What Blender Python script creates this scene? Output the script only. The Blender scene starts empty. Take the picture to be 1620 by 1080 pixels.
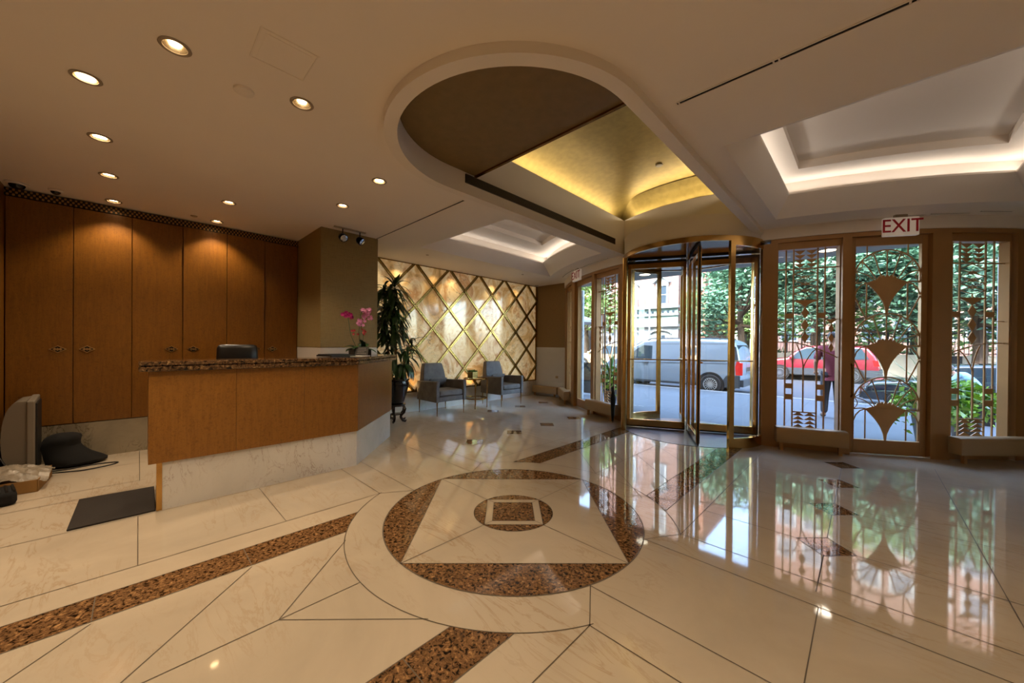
import bpy, bmesh, math, random
import numpy as np
from mathutils import Vector, Matrix
from mathutils.geometry import delaunay_2d_cdt
S = bpy.context.scene
COL = S.collection
PI = math.pi
# ---------------------------------------------------------------- camera
H = 1.3
yaw, pitch, roll = math.radians(44.25), math.radians(.2487), math.radians(.5077)
_f = Vector((-math.sin(yaw), math.cos(yaw), 0)); _r = Vector((math.cos(yaw), math.sin(yaw), 0)); _u = Vector((0, 0, 1))
_fw = _f*math.cos(pitch) - _u*math.sin(pitch); _u1 = _u*math.cos(pitch) + _f*math.sin(pitch)
_rt = _r*math.cos(roll) + _u1*math.sin(roll); _up = -_r*math.sin(roll) + _u1*math.cos(roll)
cam = bpy.data.cameras.new('camera'); camo = bpy.data.objects.new('camera', cam); COL.objects.link(camo)
m = Matrix((_rt, _up, -_fw)).transposed().to_4x4(); m.translation = Vector((0, 0, H)); camo.matrix_world = m
cam.sensor_width = 36; cam.lens = 36*575.4/1620; cam.shift_y = 8/1620; cam.clip_start = .02; cam.clip_end = 300
S.camera = camo
# ---------------------------------------------------------------- view, world, sun
S.view_settings.view_transform = 'Standard'; S.view_settings.look = 'None'
S.view_settings.exposure = 0.58; S.view_settings.gamma = 1
S.cycles.use_denoising = True
S.cycles.max_bounces = 10; S.cycles.diffuse_bounces = 5; S.cycles.glossy_bounces = 5
S.cycles.transmission_bounces = 8; S.cycles.transparent_max_bounces = 24
S.cycles.sample_clamp_indirect = 6; S.cycles.caustics_reflective = False; S.cycles.caustics_refractive = False
W = bpy.data.worlds.new('sky'); S.world = W; W.use_nodes = True
nt = W.node_tree; nt.nodes.clear()
sky = nt.nodes.new('ShaderNodeTexSky'); sky.sky_type = 'NISHITA'; sky.sun_disc = False
sky.sun_elevation = math.radians(45); sky.sun_rotation = math.radians(200); sky.air_density = 1.0; sky.dust_density = 2.0
bg = nt.nodes.new('ShaderNodeBackground'); bg.inputs[1].default_value = 2.7
wo = nt.nodes.new('ShaderNodeOutputWorld'); nt.links.new(sky.outputs[0], bg.inputs[0]); nt.links.new(bg.outputs[0], wo.inputs[0])
sl = bpy.data.lights.new('sun', 'SUN'); sl.energy = 4.5; sl.angle = .01; sl.color = (1, .93, .82)
so = bpy.data.objects.new('sun', sl); COL.objects.link(so); so.rotation_euler = (math.radians(50), 0, math.radians(18))
WARM = (1, .77, .52); SOFT = (1, .92, .82)
CEIL = 2.85
P_SPOT, P_COVE, P_VAULT = 29, .9, 4.6

def area(name, loc, target, sx, sy, power, color, spread=None):
    l = bpy.data.lights.new(name, 'AREA'); l.shape = 'RECTANGLE'; l.size = sx; l.size_y = sy; l.energy = power; l.color = color
    if spread: l.spread = spread
    o = bpy.data.objects.new(name, l); COL.objects.link(o); o.location = loc
    d = Vector(target) - Vector(loc); o.rotation_euler = d.to_track_quat('-Z', 'Y').to_euler(); return o
# hidden cove lamps: each lies in the trough above a coffer lip or above the vault wall
def cove(name, p0, p1, side, power, color):
    p0 = Vector(p0); p1 = Vector(p1); c = (p0+p1)/2; L = (p1-p0).length
    l = bpy.data.lights.new(name, 'AREA'); l.shape = 'RECTANGLE'; l.size = L; l.size_y = .04; l.energy = power; l.color = color
    o = bpy.data.objects.new(name, l); COL.objects.link(o); o.location = c
    x = (p1-p0).normalized(); z = -(Vector((side[0], side[1], 0)).normalized()*.55 + Vector((0, 0, .83))); z.normalize()
    y = z.cross(x).normalized(); z = x.cross(y)
    o.matrix_world = Matrix.Translation(c) @ Matrix((x, y, z)).transposed().to_4x4()
    return o

# ---------------------------------------------------------------- materials
def lin(c):
    if isinstance(c, str):
        c = tuple(int(c[i:i+2], 16)/255 for i in (0, 2, 4))
    return tuple((x/12.92 if x <= .04045 else ((x+.055)/1.055)**2.4) for x in c) + (1,)
def newmat(name):
    m = bpy.data.materials.new(name); m.use_nodes = True; nt = m.node_tree
    return m, nt, nt.nodes['Principled BSDF']
def node(nt, t, **k):
    n = nt.nodes.new(t)
    for a, b in k.items():
        if a.startswith('i_'): n.inputs[a[2:].replace('_', ' ')].default_value = b
        else: setattr(n, a, b)
    return n
def coords(nt, scale=(1, 1, 1), rot=(0, 0, 0)):
    g = node(nt, 'ShaderNodeNewGeometry'); mp = node(nt, 'ShaderNodeMapping')
    mp.inputs['Scale'].default_value = scale; mp.inputs['Rotation'].default_value = rot
    nt.links.new(g.outputs['Position'], mp.inputs['Vector']); return mp.outputs[0]
def ramp(nt, fac, stops):
    r = node(nt, 'ShaderNodeValToRGB'); e = r.color_ramp.elements
    e[0].position, e[0].color = stops[0][0], stops[0][1]; e[1].position, e[1].color = stops[-1][0], stops[-1][1]
    for p, c in stops[1:-1]:
        n = e.new(p); n.color = c
    nt.links.new(fac, r.inputs[0]); return r.outputs[0]
def noise(nt, co, scale, detail=4, dist=0., rough=.55):
    n = node(nt, 'ShaderNodeTexNoise'); n.inputs['Scale'].default_value = scale; n.inputs['Detail'].default_value = detail
    n.inputs['Distortion'].default_value = dist; n.inputs['Roughness'].default_value = rough
    nt.links.new(co, n.inputs['Vector']); return n.outputs['Fac']
def bump(nt, b, h, s=.1, d=.01):
    n = node(nt, 'ShaderNodeBump'); n.inputs['Strength'].default_value = s; n.inputs['Distance'].default_value = d
    nt.links.new(h, n.inputs['Height']); nt.links.new(n.outputs[0], b.inputs['Normal'])
def simple(name, c, rough=.5, metal=0, var=.06, vs=6, emit=None, es=0, bmp=0, spec=None, coat=0):
    m, nt, b = newmat(name); c = lin(c)
    co = coords(nt); n = noise(nt, co, vs)
    lo = tuple(x*(1-var) for x in c[:3])+(1,); hi = tuple(min(1, x*(1+var)) for x in c[:3])+(1,)
    nt.links.new(ramp(nt, n, [(.3, lo), (.7, hi)]), b.inputs['Base Color'])
    b.inputs['Roughness'].default_value = rough; b.inputs['Metallic'].default_value = metal
    if spec is not None: b.inputs['Specular IOR Level'].default_value = spec
    if coat: b.inputs['Coat Weight'].default_value = coat; b.inputs['Coat Roughness'].default_value = .05
    if bmp: bump(nt, b, noise(nt, co, 90, 3), bmp, .004)
    if emit: b.inputs['Emission Color'].default_value = lin(emit); b.inputs['Emission Strength'].default_value = es
    return m
def marble(name, base, vein, rough=.05, scale=1.2, veinw=.03, spec=.5, cloud=.14, vamt=.45):
    m, nt, b = newmat(name); co = coords(nt, (1, 1, 1), (0, 0, .5))
    base = lin(base); vein = lin(vein)
    cl = noise(nt, co, scale*.8, 6, .8, .6)
    lo = tuple(x*(1-cloud) for x in base[:3])+(1,); hi = tuple(min(1, x*(1+cloud*.5)) for x in base[:3])+(1,)
    c1 = ramp(nt, cl, [(.3, lo), (.65, hi)])
    co2 = coords(nt, (.5, 2.2, 1), (0, 0, .62))
    st = noise(nt, co2, scale*2.2, 7, 1.2, .65)
    f = ramp(nt, st, [(.5-veinw, (0, 0, 0, 1)), (.5, (1, 1, 1, 1)), (.5+veinw, (0, 0, 0, 1))])
    gate = ramp(nt, noise(nt, co, scale*.9, 2), [(.46, (0, 0, 0, 1)), (.62, (1, 1, 1, 1))])
    mu = node(nt, 'ShaderNodeMath', operation='MULTIPLY'); nt.links.new(f, mu.inputs[0]); nt.links.new(gate, mu.inputs[1])
    mu2 = node(nt, 'ShaderNodeMath', operation='MULTIPLY'); nt.links.new(mu.outputs[0], mu2.inputs[0]); mu2.inputs[1].default_value = vamt
    mx = node(nt, 'ShaderNodeMix', data_type='RGBA'); nt.links.new(mu2.outputs[0], mx.inputs['Factor'])
    nt.links.new(c1, mx.inputs['A']); mx.inputs['B'].default_value = vein
    nt.links.new(mx.outputs['Result'], b.inputs['Base Color'])
    b.inputs['Roughness'].default_value = rough; b.inputs['Specular IOR Level'].default_value = spec
    return m
def granite(name, a, bcol, c, rough=.06, scale=45):
    m, nt, b = newmat(name); co = coords(nt)
    n = noise(nt, co, scale, 5, .6, .7); n2 = noise(nt, co, scale*.3, 3)
    c1 = ramp(nt, n, [(.41, lin(a)), (.48, lin(bcol)), (.55, lin(bcol)), (.66, lin(c))])
    c2 = ramp(nt, n2, [(.35, (.75, .75, .75, 1)), (.65, (1.1, 1.1, 1.1, 1))])
    mx = node(nt, 'ShaderNodeMix', data_type='RGBA', blend_type='MULTIPLY'); mx.inputs['Factor'].default_value = 1
    nt.links.new(c1, mx.inputs['A']); nt.links.new(c2, mx.inputs['B']); nt.links.new(mx.outputs['Result'], b.inputs['Base Color'])
    b.inputs['Roughness'].default_value = rough; return m
def wood(name, c1, c2, rough=.3, vert=True):
    m, nt, b = newmat(name)
    co = coords(nt, (14, 14, 1.2) if vert else (1.2, 1.2, 14)); co2 = coords(nt)
    n = noise(nt, co, 2.5, 6, 1.5); k = noise(nt, co2, 34, 4, 1.8, .7)
    a = ramp(nt, n, [(.3, lin(c1)), (.7, lin(c2))])
    d = ramp(nt, k, [(.34, (.72, .68, .6, 1)), (.5, (1, 1, 1, 1))])
    mx = node(nt, 'ShaderNodeMix', data_type='RGBA', blend_type='MULTIPLY'); mx.inputs['Factor'].default_value = 1
    nt.links.new(a, mx.inputs['A']); nt.links.new(d, mx.inputs['B']); nt.links.new(mx.outputs['Result'], b.inputs['Base Color'])
    b.inputs['Roughness'].default_value = rough; return m
def metal(name, c, rough=.25, var=.12, vs=3):
    return simple(name, c, rough, 1, var, vs)
def glassmat(name, tint=(1, 1, 1, 1), refl=1.0, rough=0.0):
    m = bpy.data.materials.new(name); m.use_nodes = True; nt = m.node_tree; nt.nodes.clear()
    t = node(nt, 'ShaderNodeBsdfTransparent'); t.inputs[0].default_value = tint
    g = node(nt, 'ShaderNodeBsdfGlossy'); g.inputs['Roughness'].default_value = rough; g.inputs[0].default_value = (refl, refl, refl, 1)
    lw = node(nt, 'ShaderNodeLayerWeight'); lw.inputs[0].default_value = .5
    pw = node(nt, 'ShaderNodeMath', operation='POWER'); nt.links.new(lw.outputs['Facing'], pw.inputs[0]); pw.inputs[1].default_value = 5
    f = node(nt, 'ShaderNodeMath', operation='MULTIPLY_ADD'); nt.links.new(pw.outputs[0], f.inputs[0]); f.inputs[1].default_value = .9; f.inputs[2].default_value = .03
    x = node(nt, 'ShaderNodeMixShader'); o = node(nt, 'ShaderNodeOutputMaterial')
    nt.links.new(f.outputs[0], x.inputs[0]); nt.links.new(t.outputs[0], x.inputs[1]); nt.links.new(g.outputs[0], x.inputs[2]); nt.links.new(x.outputs[0], o.inputs[0])
    return m
def brickmat(name, c1, c2, mortar, scale=4, rough=.85):
    m, nt, b = newmat(name); co = coords(nt, (1, 1, 1), (PI/2, 0, 0))
    t = node(nt, 'ShaderNodeTexBrick'); t.inputs['Color1'].default_value = lin(c1); t.inputs['Color2'].default_value = lin(c2)
    t.inputs['Mortar'].default_value = lin(mortar); t.inputs['Scale'].default_value = scale; t.inputs['Mortar Size'].default_value = .012
    nt.links.new(co, t.inputs['Vector']); nt.links.new(t.outputs[0], b.inputs['Base Color']); b.inputs['Roughness'].default_value = rough
    return m
def linen(name, c):
    m, nt, b = newmat(name)
    a = noise(nt, coords(nt, (60, 60, 3)), 3, 3); d = noise(nt, coords(nt, (3, 3, 60)), 3, 3); c = lin(c)
    mu = node(nt, 'ShaderNodeMath', operation='ADD'); nt.links.new(a, mu.inputs[0]); nt.links.new(d, mu.inputs[1])
    nt.links.new(ramp(nt, mu.outputs[0], [(.8, tuple(x*.8 for x in c[:3])+(1,)), (1.0, c)]), b.inputs['Base Color'])
    b.inputs['Roughness'].default_value = .55; b.inputs['Specular IOR Level'].default_value = .3
    return m
def onyx(name):
    m, nt, b = newmat(name); co = coords(nt)
    n = noise(nt, co, 1.3, 7, 1.6, .62)
    c = ramp(nt, n, [(.28, lin('8e6a3c')), (.42, lin('d0a468')), (.52, lin('e2c898')), (.62, lin('c08c58')), (.75, lin('e6d4ac'))])
    v = noise(nt, coords(nt, (1, 1, 1.5), (.4, .2, 0)), 1.7, 8, 2.2, .6)
    f = ramp(nt, v, [(.488, (0, 0, 0, 1)), (.5, (1, 1, 1, 1)), (.512, (0, 0, 0, 1))])
    gate = ramp(nt, noise(nt, co, 1.1, 2), [(.48, (0, 0, 0, 1)), (.6, (.8, .8, .8, 1))])
    mu = node(nt, 'ShaderNodeMath', operation='MULTIPLY'); nt.links.new(f, mu.inputs[0]); nt.links.new(gate, mu.inputs[1])
    mx = node(nt, 'ShaderNodeMix', data_type='RGBA'); nt.links.new(mu.outputs[0], mx.inputs['Factor']); nt.links.new(c, mx.inputs['A'])
    mx.inputs['B'].default_value = lin('6a5548'); nt.links.new(mx.outputs['Result'], b.inputs['Base Color'])
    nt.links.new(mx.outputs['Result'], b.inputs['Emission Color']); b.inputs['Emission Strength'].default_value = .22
    b.inputs['Roughness'].default_value = .08; return m
def leafmat(name, a, b_, rough=.35, trans=.3):
    m, nt, b = newmat(name); n = noise(nt, coords(nt), 5, 3)
    nt.links.new(ramp(nt, n, [(.35, lin(a)), (.65, lin(b_))]), b.inputs['Base Color']); b.inputs['Roughness'].default_value = rough
    return m
def perforated(name, metalc, gap):
    m, nt, b = newmat(name)
    # brass sheet pierced by a diagonal row of ovals
    g = node(nt, 'ShaderNodeNewGeometry'); sp = node(nt, 'ShaderNodeSeparateXYZ'); nt.links.new(g.outputs['Position'], sp.inputs[0])
    def mt(op, a, bb=None):
        n = node(nt, 'ShaderNodeMath', operation=op)
        for i, v in enumerate((a, bb)):
            if v is None: continue
            if isinstance(v, (int, float)): n.inputs[i].default_value = v
            else: nt.links.new(v, n.inputs[i])
        return n.outputs[0]
    y = mt('MULTIPLY', sp.outputs[1], 2*PI/.037); z = mt('MULTIPLY', mt('ADD', sp.outputs[2], .0), 2*PI/.050)
    v = mt('ADD', mt('MULTIPLY', mt('COSINE', y), mt('COSINE', z)), 0)
    f = mt('GREATER_THAN', v, -.12)
    mx = node(nt, 'ShaderNodeMix', data_type='RGBA'); nt.links.new(f, mx.inputs['Factor']); mx.inputs['A'].default_value = lin(metalc); mx.inputs['B'].default_value = lin(gap)
    nt.links.new(mx.outputs['Result'], b.inputs['Base Color']); b.inputs['Roughness'].default_value = .4; b.inputs['Metallic'].default_value = .3
    return m
M = dict(
    ceil=simple('warm_white_ceiling_paint', 'ebe2d8', .8, var=.02, vs=1),
    trim=simple('white_trim_paint', 'e6ddd2', .7, var=.02, vs=1),
    marble=marble('cream_marble', 'bcae99', '9a7a52', .045, 1.1, .022),
    marblev=marble('white_wall_marble', 'd2cec6', '7e5038', .12, 1.3, .012, cloud=.16, vamt=.6),
    kick=marble('grey_veined_marble', '9c907a', '4a3d24', .2, 1.8, .02, cloud=.4, vamt=.9),
    granite=granite('brown_granite', '0e0906', '78583a', 'b88e5e', .05, 50),
    counter=granite('dark_brown_granite_slab', '080605', '5a4028', 'a5855a', .08, 40),
    joint=simple('dark_floor_joint', '5c5040', .5, var=.05),
    wood=wood('orange_maple_veneer', '70450f', '805214', .36),
    wood2=wood('desk_maple_veneer', '80531c', '906024', .33),
    wallpaper=linen('olive_gold_linen_wallpaper', '8f7a4e'),
    wallpaper2=simple('bronze_wallpaper', '8a6a3a', .5, var=.06, vs=30),
    panelw=simple('off_white_wall_panel', 'c9c4bc', .5, var=.02),
    backwall=simple('cream_wall_paint', 'cbbba3', .7, var=.03),
    brass=metal('polished_brass', 'cda361', .18), hbrass=metal('antique_brass_handle', 'c8a874', .34),
    brassd=metal('aged_brass', '9a7238', .24, .3, 9),
    bronze=simple('champagne_bronze_enamel', 'a87e4c', .36, .2, .06, 3),
    bronzel=simple('pale_champagne_enamel', 'a88e66', .4, .15, .04, 3),
    grille=simple('champagne_metal_grille', 'c49c68', .4, .1, .05, 8),
    latt=metal('antique_gold_moulding', 'a08a55', .25),
    onyx=onyx('honey_onyx'),
    gold=simple('brushed_gold_leaf', 'a8904e', .42, .6, .12, 14, bmp=.15),
    gold_shaded=simple('shade_darkened_gold_paint', '80683e', .5, .25, .08, 12, bmp=.1),  # same gold as the vault, its unlit tone put into the base colour
    black=simple('black_rubber', '0d0d0e', .5), dark=simple('dark_slot', '0b0908', .8),
    blackm=metal('black_metal', '1a1a1c', .35), chrome=metal('chrome', 'c8c8c8', .12),
    glass=glassmat('clear_glass'), glassd=glassmat('door_glass', (.97, 1, .99, 1)),
    velvet=simple('charcoal_velvet', '686462', .75, var=.25, vs=7, bmp=.2),
    leather=simple('black_leather', '0c0b0b', .35, var=.2),
    leaf=leafmat('dark_green_leaf', '16301a', '385c26'), leaf2=leafmat('bright_green_leaf', '5f8f22', '9cc23c', .5),
    leaf3=leafmat('mid_green_leaf', '2f5a2c', '5a8a3a', .5), leaf4=leafmat('tree_foliage', '3c6454', '76a080', .6),
    leaf5=leafmat('tree_foliage_light', '5f8048', '98b470', .6),
    bark=simple('grey_brown_bark', '4a3c30', .9, var=.3, vs=20), cane=simple('tan_cane', '8a7048', .8, var=.2, vs=30),
    glaze=simple('black_glazed_ceramic', '07080b', .08), rosewood=simple('carved_dark_wood', '1c0f0a', .25),
    greyplastic=simple('grey_beige_plastic', '7d7568', .45, var=.03), cardboard=simple('brown_cardboard', '96703c', .8, var=.06),
    film=simple('crumpled_grey_plastic', '8c8272', .28, var=.25, vs=14, bmp=.4), cloth=simple('black_cloth', '060505', .9, var=.3),
    matte=simple('dark_brown_floor_mat', '1f1710', .8, bmp=.3),
    mag=simple('magenta_petal', 'b01e78', .6), pink=simple('pink_petal', 'd489b8', .6, var=.2, vs=30), red=simple('coral_red_petal', 'b5363c', .6),
    lamp=simple('lit_lamp', 'ffffff', .5, emit='ffd8a0', es=16), lampc=simple('lit_canopy_lamp', 'ffffff', .5, emit='fff0d8', es=6),
    refl=metal('lamp_reflector', 'd8cdbb', .2), trimring=simple('grey_downlight_trim', 'a39684', .45, .2),
    redpaint=simple('red_letter_paint', '860c14', .4, emit='860c14', es=.12), signw=simple('exit_sign_face', 'd8cfc4', .5, emit='ffe8d0', es=.1),
    paper=simple('white_paper', 'e4e0d8', .7), slate=simple('grey_sign_plate', '34322f', .4), white=simple('white_letter', 'dddddd', .6),
    asphalt=simple('asphalt', '363b43', .9, var=.12, vs=3), curb=simple('concrete_curb', '6d6f70', .9, var=.1),
    stone=simple('grey_limestone', '8e9294', .7, var=.12, vs=3), canopy=simple('canopy_soffit_paint', 'a8a8a6', .7, var=.03),
    brick=brickmat('pink_brick', '7c6058', '70544c', '80766e', 3.2), brickr=brickmat('red_brick', '94604e', '82503f', 'a09084', 3.2),
    whitep=simple('white_painted_stone', '9a9fa2', .7, var=.03), mint=simple('pale_mint_paint', '8ea49c', .7, var=.04),
    winglass=simple('dark_window_pane', '36424e', .1, var=.15, vs=1), concrete=simple('concrete_wall', 'b5ad9c', .85, var=.1, vs=2),
    vanpaint=simple('pale_blue_grey_van_paint', '808c98', .25, .1, .02, 1, coat=.6), vanlow=simple('dark_grey_cladding', '2c333a', .5),
    carred=simple('red_car_paint', '6c1a26', .25, .1, .03, 1, coat=.8), cardark=simple('dark_blue_car_paint', '1d2733', .2, .3, .03, 1, coat=.8),
    autoglass=simple('tinted_car_glass', '2a3a44', .05, var=.2, vs=1), tyre=simple('tyre_rubber', '1a1b1c', .8),
    rim=metal('alloy_rim', 'b8bec4', .3), tail=simple('red_tail_lamp', 'c01818', .2, emit='c01818', es=.15),
    skin=simple('skin', 'a87a60', .6), shirt=simple('maroon_shirt', '6a2236', .85), jeans=simple('dark_blue_jeans', '1e2430', .85),
    hair=simple('dark_hair', '14110f', .7), hairg=simple('grey_hair', '6a625c', .8), bluecloth=simple('light_blue_jacket', '7fa8cc', .8),
    potd=simple('charcoal_planter', '24272a', .5), ironb=simple('black_iron', '17191b', .6), planetbl=simple('black_banner', '16191e', .6),
    awning=simple('pale_grey_awning', 'b9bcb8', .8), bldg=simple('tan_stone_building', 'a89a86', .85, var=.08, vs=1),
)
def paving():
    m, nt, b = newmat('concrete_paving'); co = coords(nt)
    t = node(nt, 'ShaderNodeTexBrick'); t.inputs['Color1'].default_value = lin('474d54'); t.inputs['Color2'].default_value = lin('41474d')
    t.inputs['Mortar'].default_value = lin('2d3236'); t.inputs['Scale'].default_value = 1.1; t.inputs['Mortar Size'].default_value = .006
    t.inputs['Brick Width'].default_value = 1.2; t.inputs['Row Height'].default_value = 1.2; t.offset = 0
    nt.links.new(co, t.inputs['Vector']); nt.links.new(t.outputs[0], b.inputs['Base Color']); b.inputs['Roughness'].default_value = .8; return m
M['paving'] = paving()

# ---------------------------------------------------------------- mesh helpers
class MB:
    def __init__(s): s.v = []; s.f = []; s.m = []
    def add(s, vs, fs, mi=0):
        o = len(s.v); s.v += [tuple(v) for v in vs]; s.f += [tuple(i+o for i in f) for f in fs]; s.m += [mi]*len(fs); return s
    def box(s, x0, x1, y0, y1, z0, z1, mi=0):
        return s.add([(x, y, z) for z in (z0, z1) for x, y in ((x0, y0), (x1, y0), (x1, y1), (x0, y1))],
                     [(3, 2, 1, 0), (4, 5, 6, 7), (0, 1, 5, 4), (1, 2, 6, 5), (2, 3, 7, 6), (3, 0, 4, 7)], mi)
    def prism(s, poly, z0, z1, mi=0):
        n = len(poly)
        return s.add([(x, y, z0) for x, y in poly]+[(x, y, z1) for x, y in poly],
                     [tuple(range(n-1, -1, -1)), tuple(range(n, 2*n))]+[(i, (i+1) % n, n+(i+1) % n, n+i) for i in range(n)], mi)
    def ext(s, poly3, d, mi=0):  # extrude a planar 3-D polygon by vector d
        n = len(poly3); d = Vector(d); a = [Vector(p) for p in poly3]
        return s.add(a+[p+d for p in a], [tuple(range(n-1, -1, -1)), tuple(range(n, 2*n))]+[(i, (i+1) % n, n+(i+1) % n, n+i) for i in range(n)], mi)
    def loft(s, loops, mi=0, closed=True, cap0=False, cap1=False):
        n = len(loops[0]); vs = [p for l in loops for p in l]; fs = []
        for j in range(len(loops)-1):
            for i in range(n if closed else n-1):
                k = (i+1) % n; fs.append((j*n+i, j*n+k, (j+1)*n+k, (j+1)*n+i))
        if cap0: fs.append(tuple(range(n-1, -1, -1)))
        if cap1: fs.append(tuple(range((len(loops)-1)*n, len(loops)*n)))
        return s.add(vs, fs, mi)
    def tube(s, pts, r, seg=8, mi=0, cap=True):
        pts = [Vector(p) for p in pts]; rs = r if isinstance(r, (list, tuple)) else [r]*len(pts); loops = []; nrm = None
        for i, p in enumerate(pts):
            t = (pts[min(i+1, len(pts)-1)]-pts[max(i-1, 0)]).normalized()
            if nrm is None:
                nrm = t.orthogonal().normalized()
            else:
                nrm = (nrm-t*nrm.dot(t)); nrm = nrm.normalized() if nrm.length > 1e-6 else t.orthogonal().normalized()
            b = t.cross(nrm)
            loops.append([p+(nrm*math.cos(a)+b*math.sin(a))*rs[i] for a in (2*PI*k/seg for k in range(seg))])
        return s.loft(loops, mi, True, cap, cap)
    def bar(s, p0, p1, wv, dv, mi=0):  # rectangular bar p0->p1 with half extents wv, dv (vectors)
        p0, p1, w, d = map(Vector, (p0, p1, wv, dv))
        l = [[p+w+d, p-w+d, p-w-d, p+w-d] for p in (p0, p1)]
        return s.loft(l, mi, True, True, True)
    def lathe(s, prof, c=(0, 0, 0), seg=24, mi=0, sx=1, sy=1):
        c = Vector(c)
        loops = [[c+Vector((r*sx*math.cos(2*PI*k/seg), r*sy*math.sin(2*PI*k/seg), z)) for k in range(seg)] for r, z in prof]
        cp = abs(prof[0][0]-prof[-1][0]) > 1e-4 or prof[0][0] < .01
        return s.loft(loops, mi, True, cp, cp)
    def arc(s, c, r0, r1, a0, a1, z0, z1, n=12, mi=0):  # curved box about centre c, angles measured ccw from +X, radians
        sec = []
        for k in range(n+1):
            a = a0+(a1-a0)*k/n; ca, sa = math.cos(a), math.sin(a)
            sec.append([(c[0]+r0*ca, c[1]+r0*sa, z0), (c[0]+r1*ca, c[1]+r1*sa, z0), (c[0]+r1*ca, c[1]+r1*sa, z1), (c[0]+r0*ca, c[1]+r0*sa, z1)])
        return s.loft(sec, mi, True, True, True)
    def build(s, name, mats, parent=None, smooth=35, bevel=0, sub=0, loc=None):
        me = bpy.data.meshes.new(name); me.from_pydata(s.v, [], s.f)
        if not isinstance(mats, (list, tuple)): mats = [mats]
        for mm in mats: me.materials.append(M[mm] if isinstance(mm, str) else mm)
        me.polygons.foreach_set('material_index', s.m); 
        bm = bmesh.new(); bm.from_mesh(me); bmesh.ops.recalc_face_normals(bm, faces=bm.faces); bm.to_mesh(me); bm.free()
        if smooth:
            me.shade_smooth(); me.set_sharp_from_angle(angle=math.radians(smooth))
        o = bpy.data.objects.new(name, me); COL.objects.link(o)
        if parent: o.parent = parent
        if loc: o.location = loc
        if bevel:
            b = o.modifiers.new('bevel', 'BEVEL'); b.width = bevel; b.segments = 2; b.limit_method = 'ANGLE'
        if sub:
            b = o.modifiers.new('sub', 'SUBSURF'); b.levels = sub; b.render_levels = sub
        return o
def empty(name, loc=(0, 0, 0), rz=0):
    o = bpy.data.objects.new(name, None); COL.objects.link(o); o.location = loc; o.rotation_euler = (0, 0, rz); o.empty_display_size = .1; return o
def tag(o, label, cat, group=None):
    o['label'] = label; o['category'] = cat
    if group: o['group'] = group
    return o
def struct(o, label=None):
    o['kind'] = 'structure'
    if label: o['label'] = label
    return o
def copy_tree(o, parent=None):
    c = o.copy(); COL.objects.link(c); c.parent = parent
    for ch in list(o.children): copy_tree(ch, c)
    return c
def text(name, s, size, mat, parent, ext=.002, align='CENTER', bold=0):
    c = bpy.data.curves.new(name, 'FONT'); c.body = s; c.size = size; c.extrude = ext; c.align_x = align; c.align_y = 'CENTER'; c.offset = bold
    c.materials.append(M[mat]); o = bpy.data.objects.new(name, c); COL.objects.link(o)
    dg_ = bpy.context.evaluated_depsgraph_get(); dg_.update(); me = bpy.data.meshes.new_from_object(o.evaluated_get(dg_)); bpy.data.objects.remove(o)
    o = bpy.data.objects.new(name, me); COL.objects.link(o); o.parent = parent; return o

# facade circle: centre out in the street, angle th measured from -Y, room side = larger radius
FC = (-1.963, 9.88); FR = 4.2
def fp(th, R=FR, z=0):
    t = math.radians(th); return Vector((FC[0]+R*math.sin(t), FC[1]-R*math.cos(t), z))
def farc(mb, t0, t1, r0, r1, z0, z1, n=None, mi=0):
    n = n or max(2, int(abs(t1-t0)/2)); a0 = math.radians(t0-90); a1 = math.radians(t1-90)
    return mb.arc(FC, r0, r1, a0, a1, z0, z1, n, mi)
def farY(x, R): return FC[1]-math.sqrt(max(.01, R*R-(x-FC[0])**2))
RC = (-1.963, 5.92)      # revolving door centre
MC = (-1.963, 2.046)     # medallion centre
# ---------------------------------------------------------------- floor
fb = MB(); fb.prism([(-7.2, -3.6), (2.9, -3.6), (2.9, 8.2)]+[tuple(fp(t, 4.0)[:2]) for t in range(54, -55, -3)]+[(-7.2, 8.2)], -.06, 0)
floor = struct(fb.build('floor', 'marble', smooth=0), 'polished cream marble floor')
E1 = .0006
gr = MB(); wh = MB(); jt = MB()
def circ(c, r, n=96, a0=0, a1=2*PI): return [(c[0]+r*math.cos(a0+(a1-a0)*k/n), c[1]+r*math.sin(a0+(a1-a0)*k/n)) for k in range(n+(0 if abs(a1-a0-2*PI) < 1e-6 else 1))]
def flat(mb, poly, z, mi=0): mb.add([(x, y, z) for x, y in poly], [tuple(range(len(poly)))], mi)
def seg(a, b, w=.0024, z=E1*3):
    w = min(w, .0024); a = Vector(a); b = Vector(b); d = (b-a).normalized(); n = Vector((-d.y, d.x))*w
    jt.add([(p.x, p.y, z) for p in (a+n, a-n, b-n, b+n)], [(0, 1, 2, 3)])
def ringj(c, r, a0=0, a1=2*PI, w=.0026, n=96):
    p = [(c[0]+rr*math.cos(a0+(a1-a0)*k/n), c[1]+rr*math.sin(a0+(a1-a0)*k/n), E1*3) for rr in (r-w, r+w) for k in range(n+1)]
    jt.add(p, [(k, k+1, n+2+k, n+1+k) for k in range(n)])
flat(gr, circ(MC, .96), E1)
q = .96; sq = [(MC[0]+q, MC[1]), (MC[0], MC[1]+q), (MC[0]-q, MC[1]), (MC[0], MC[1]-q)]
flat(wh, sq, E1*2)
flat(gr, circ(MC, .305), E1*3)
s1, s2 = .30, .222
o_ = [(MC[0]+s1*math.cos(k*PI/2), MC[1]+s1*math.sin(k*PI/2)) for k in range(4)]; i_ = [(MC[0]+s2*math.cos(k*PI/2), MC[1]+s2*math.sin(k*PI/2)) for k in range(4)]
wh.add([(x, y, E1*4) for x, y in o_+i_], [(k, (k+1) % 4, 4+(k+1) % 4, 4+k) for k in range(4)])
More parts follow.
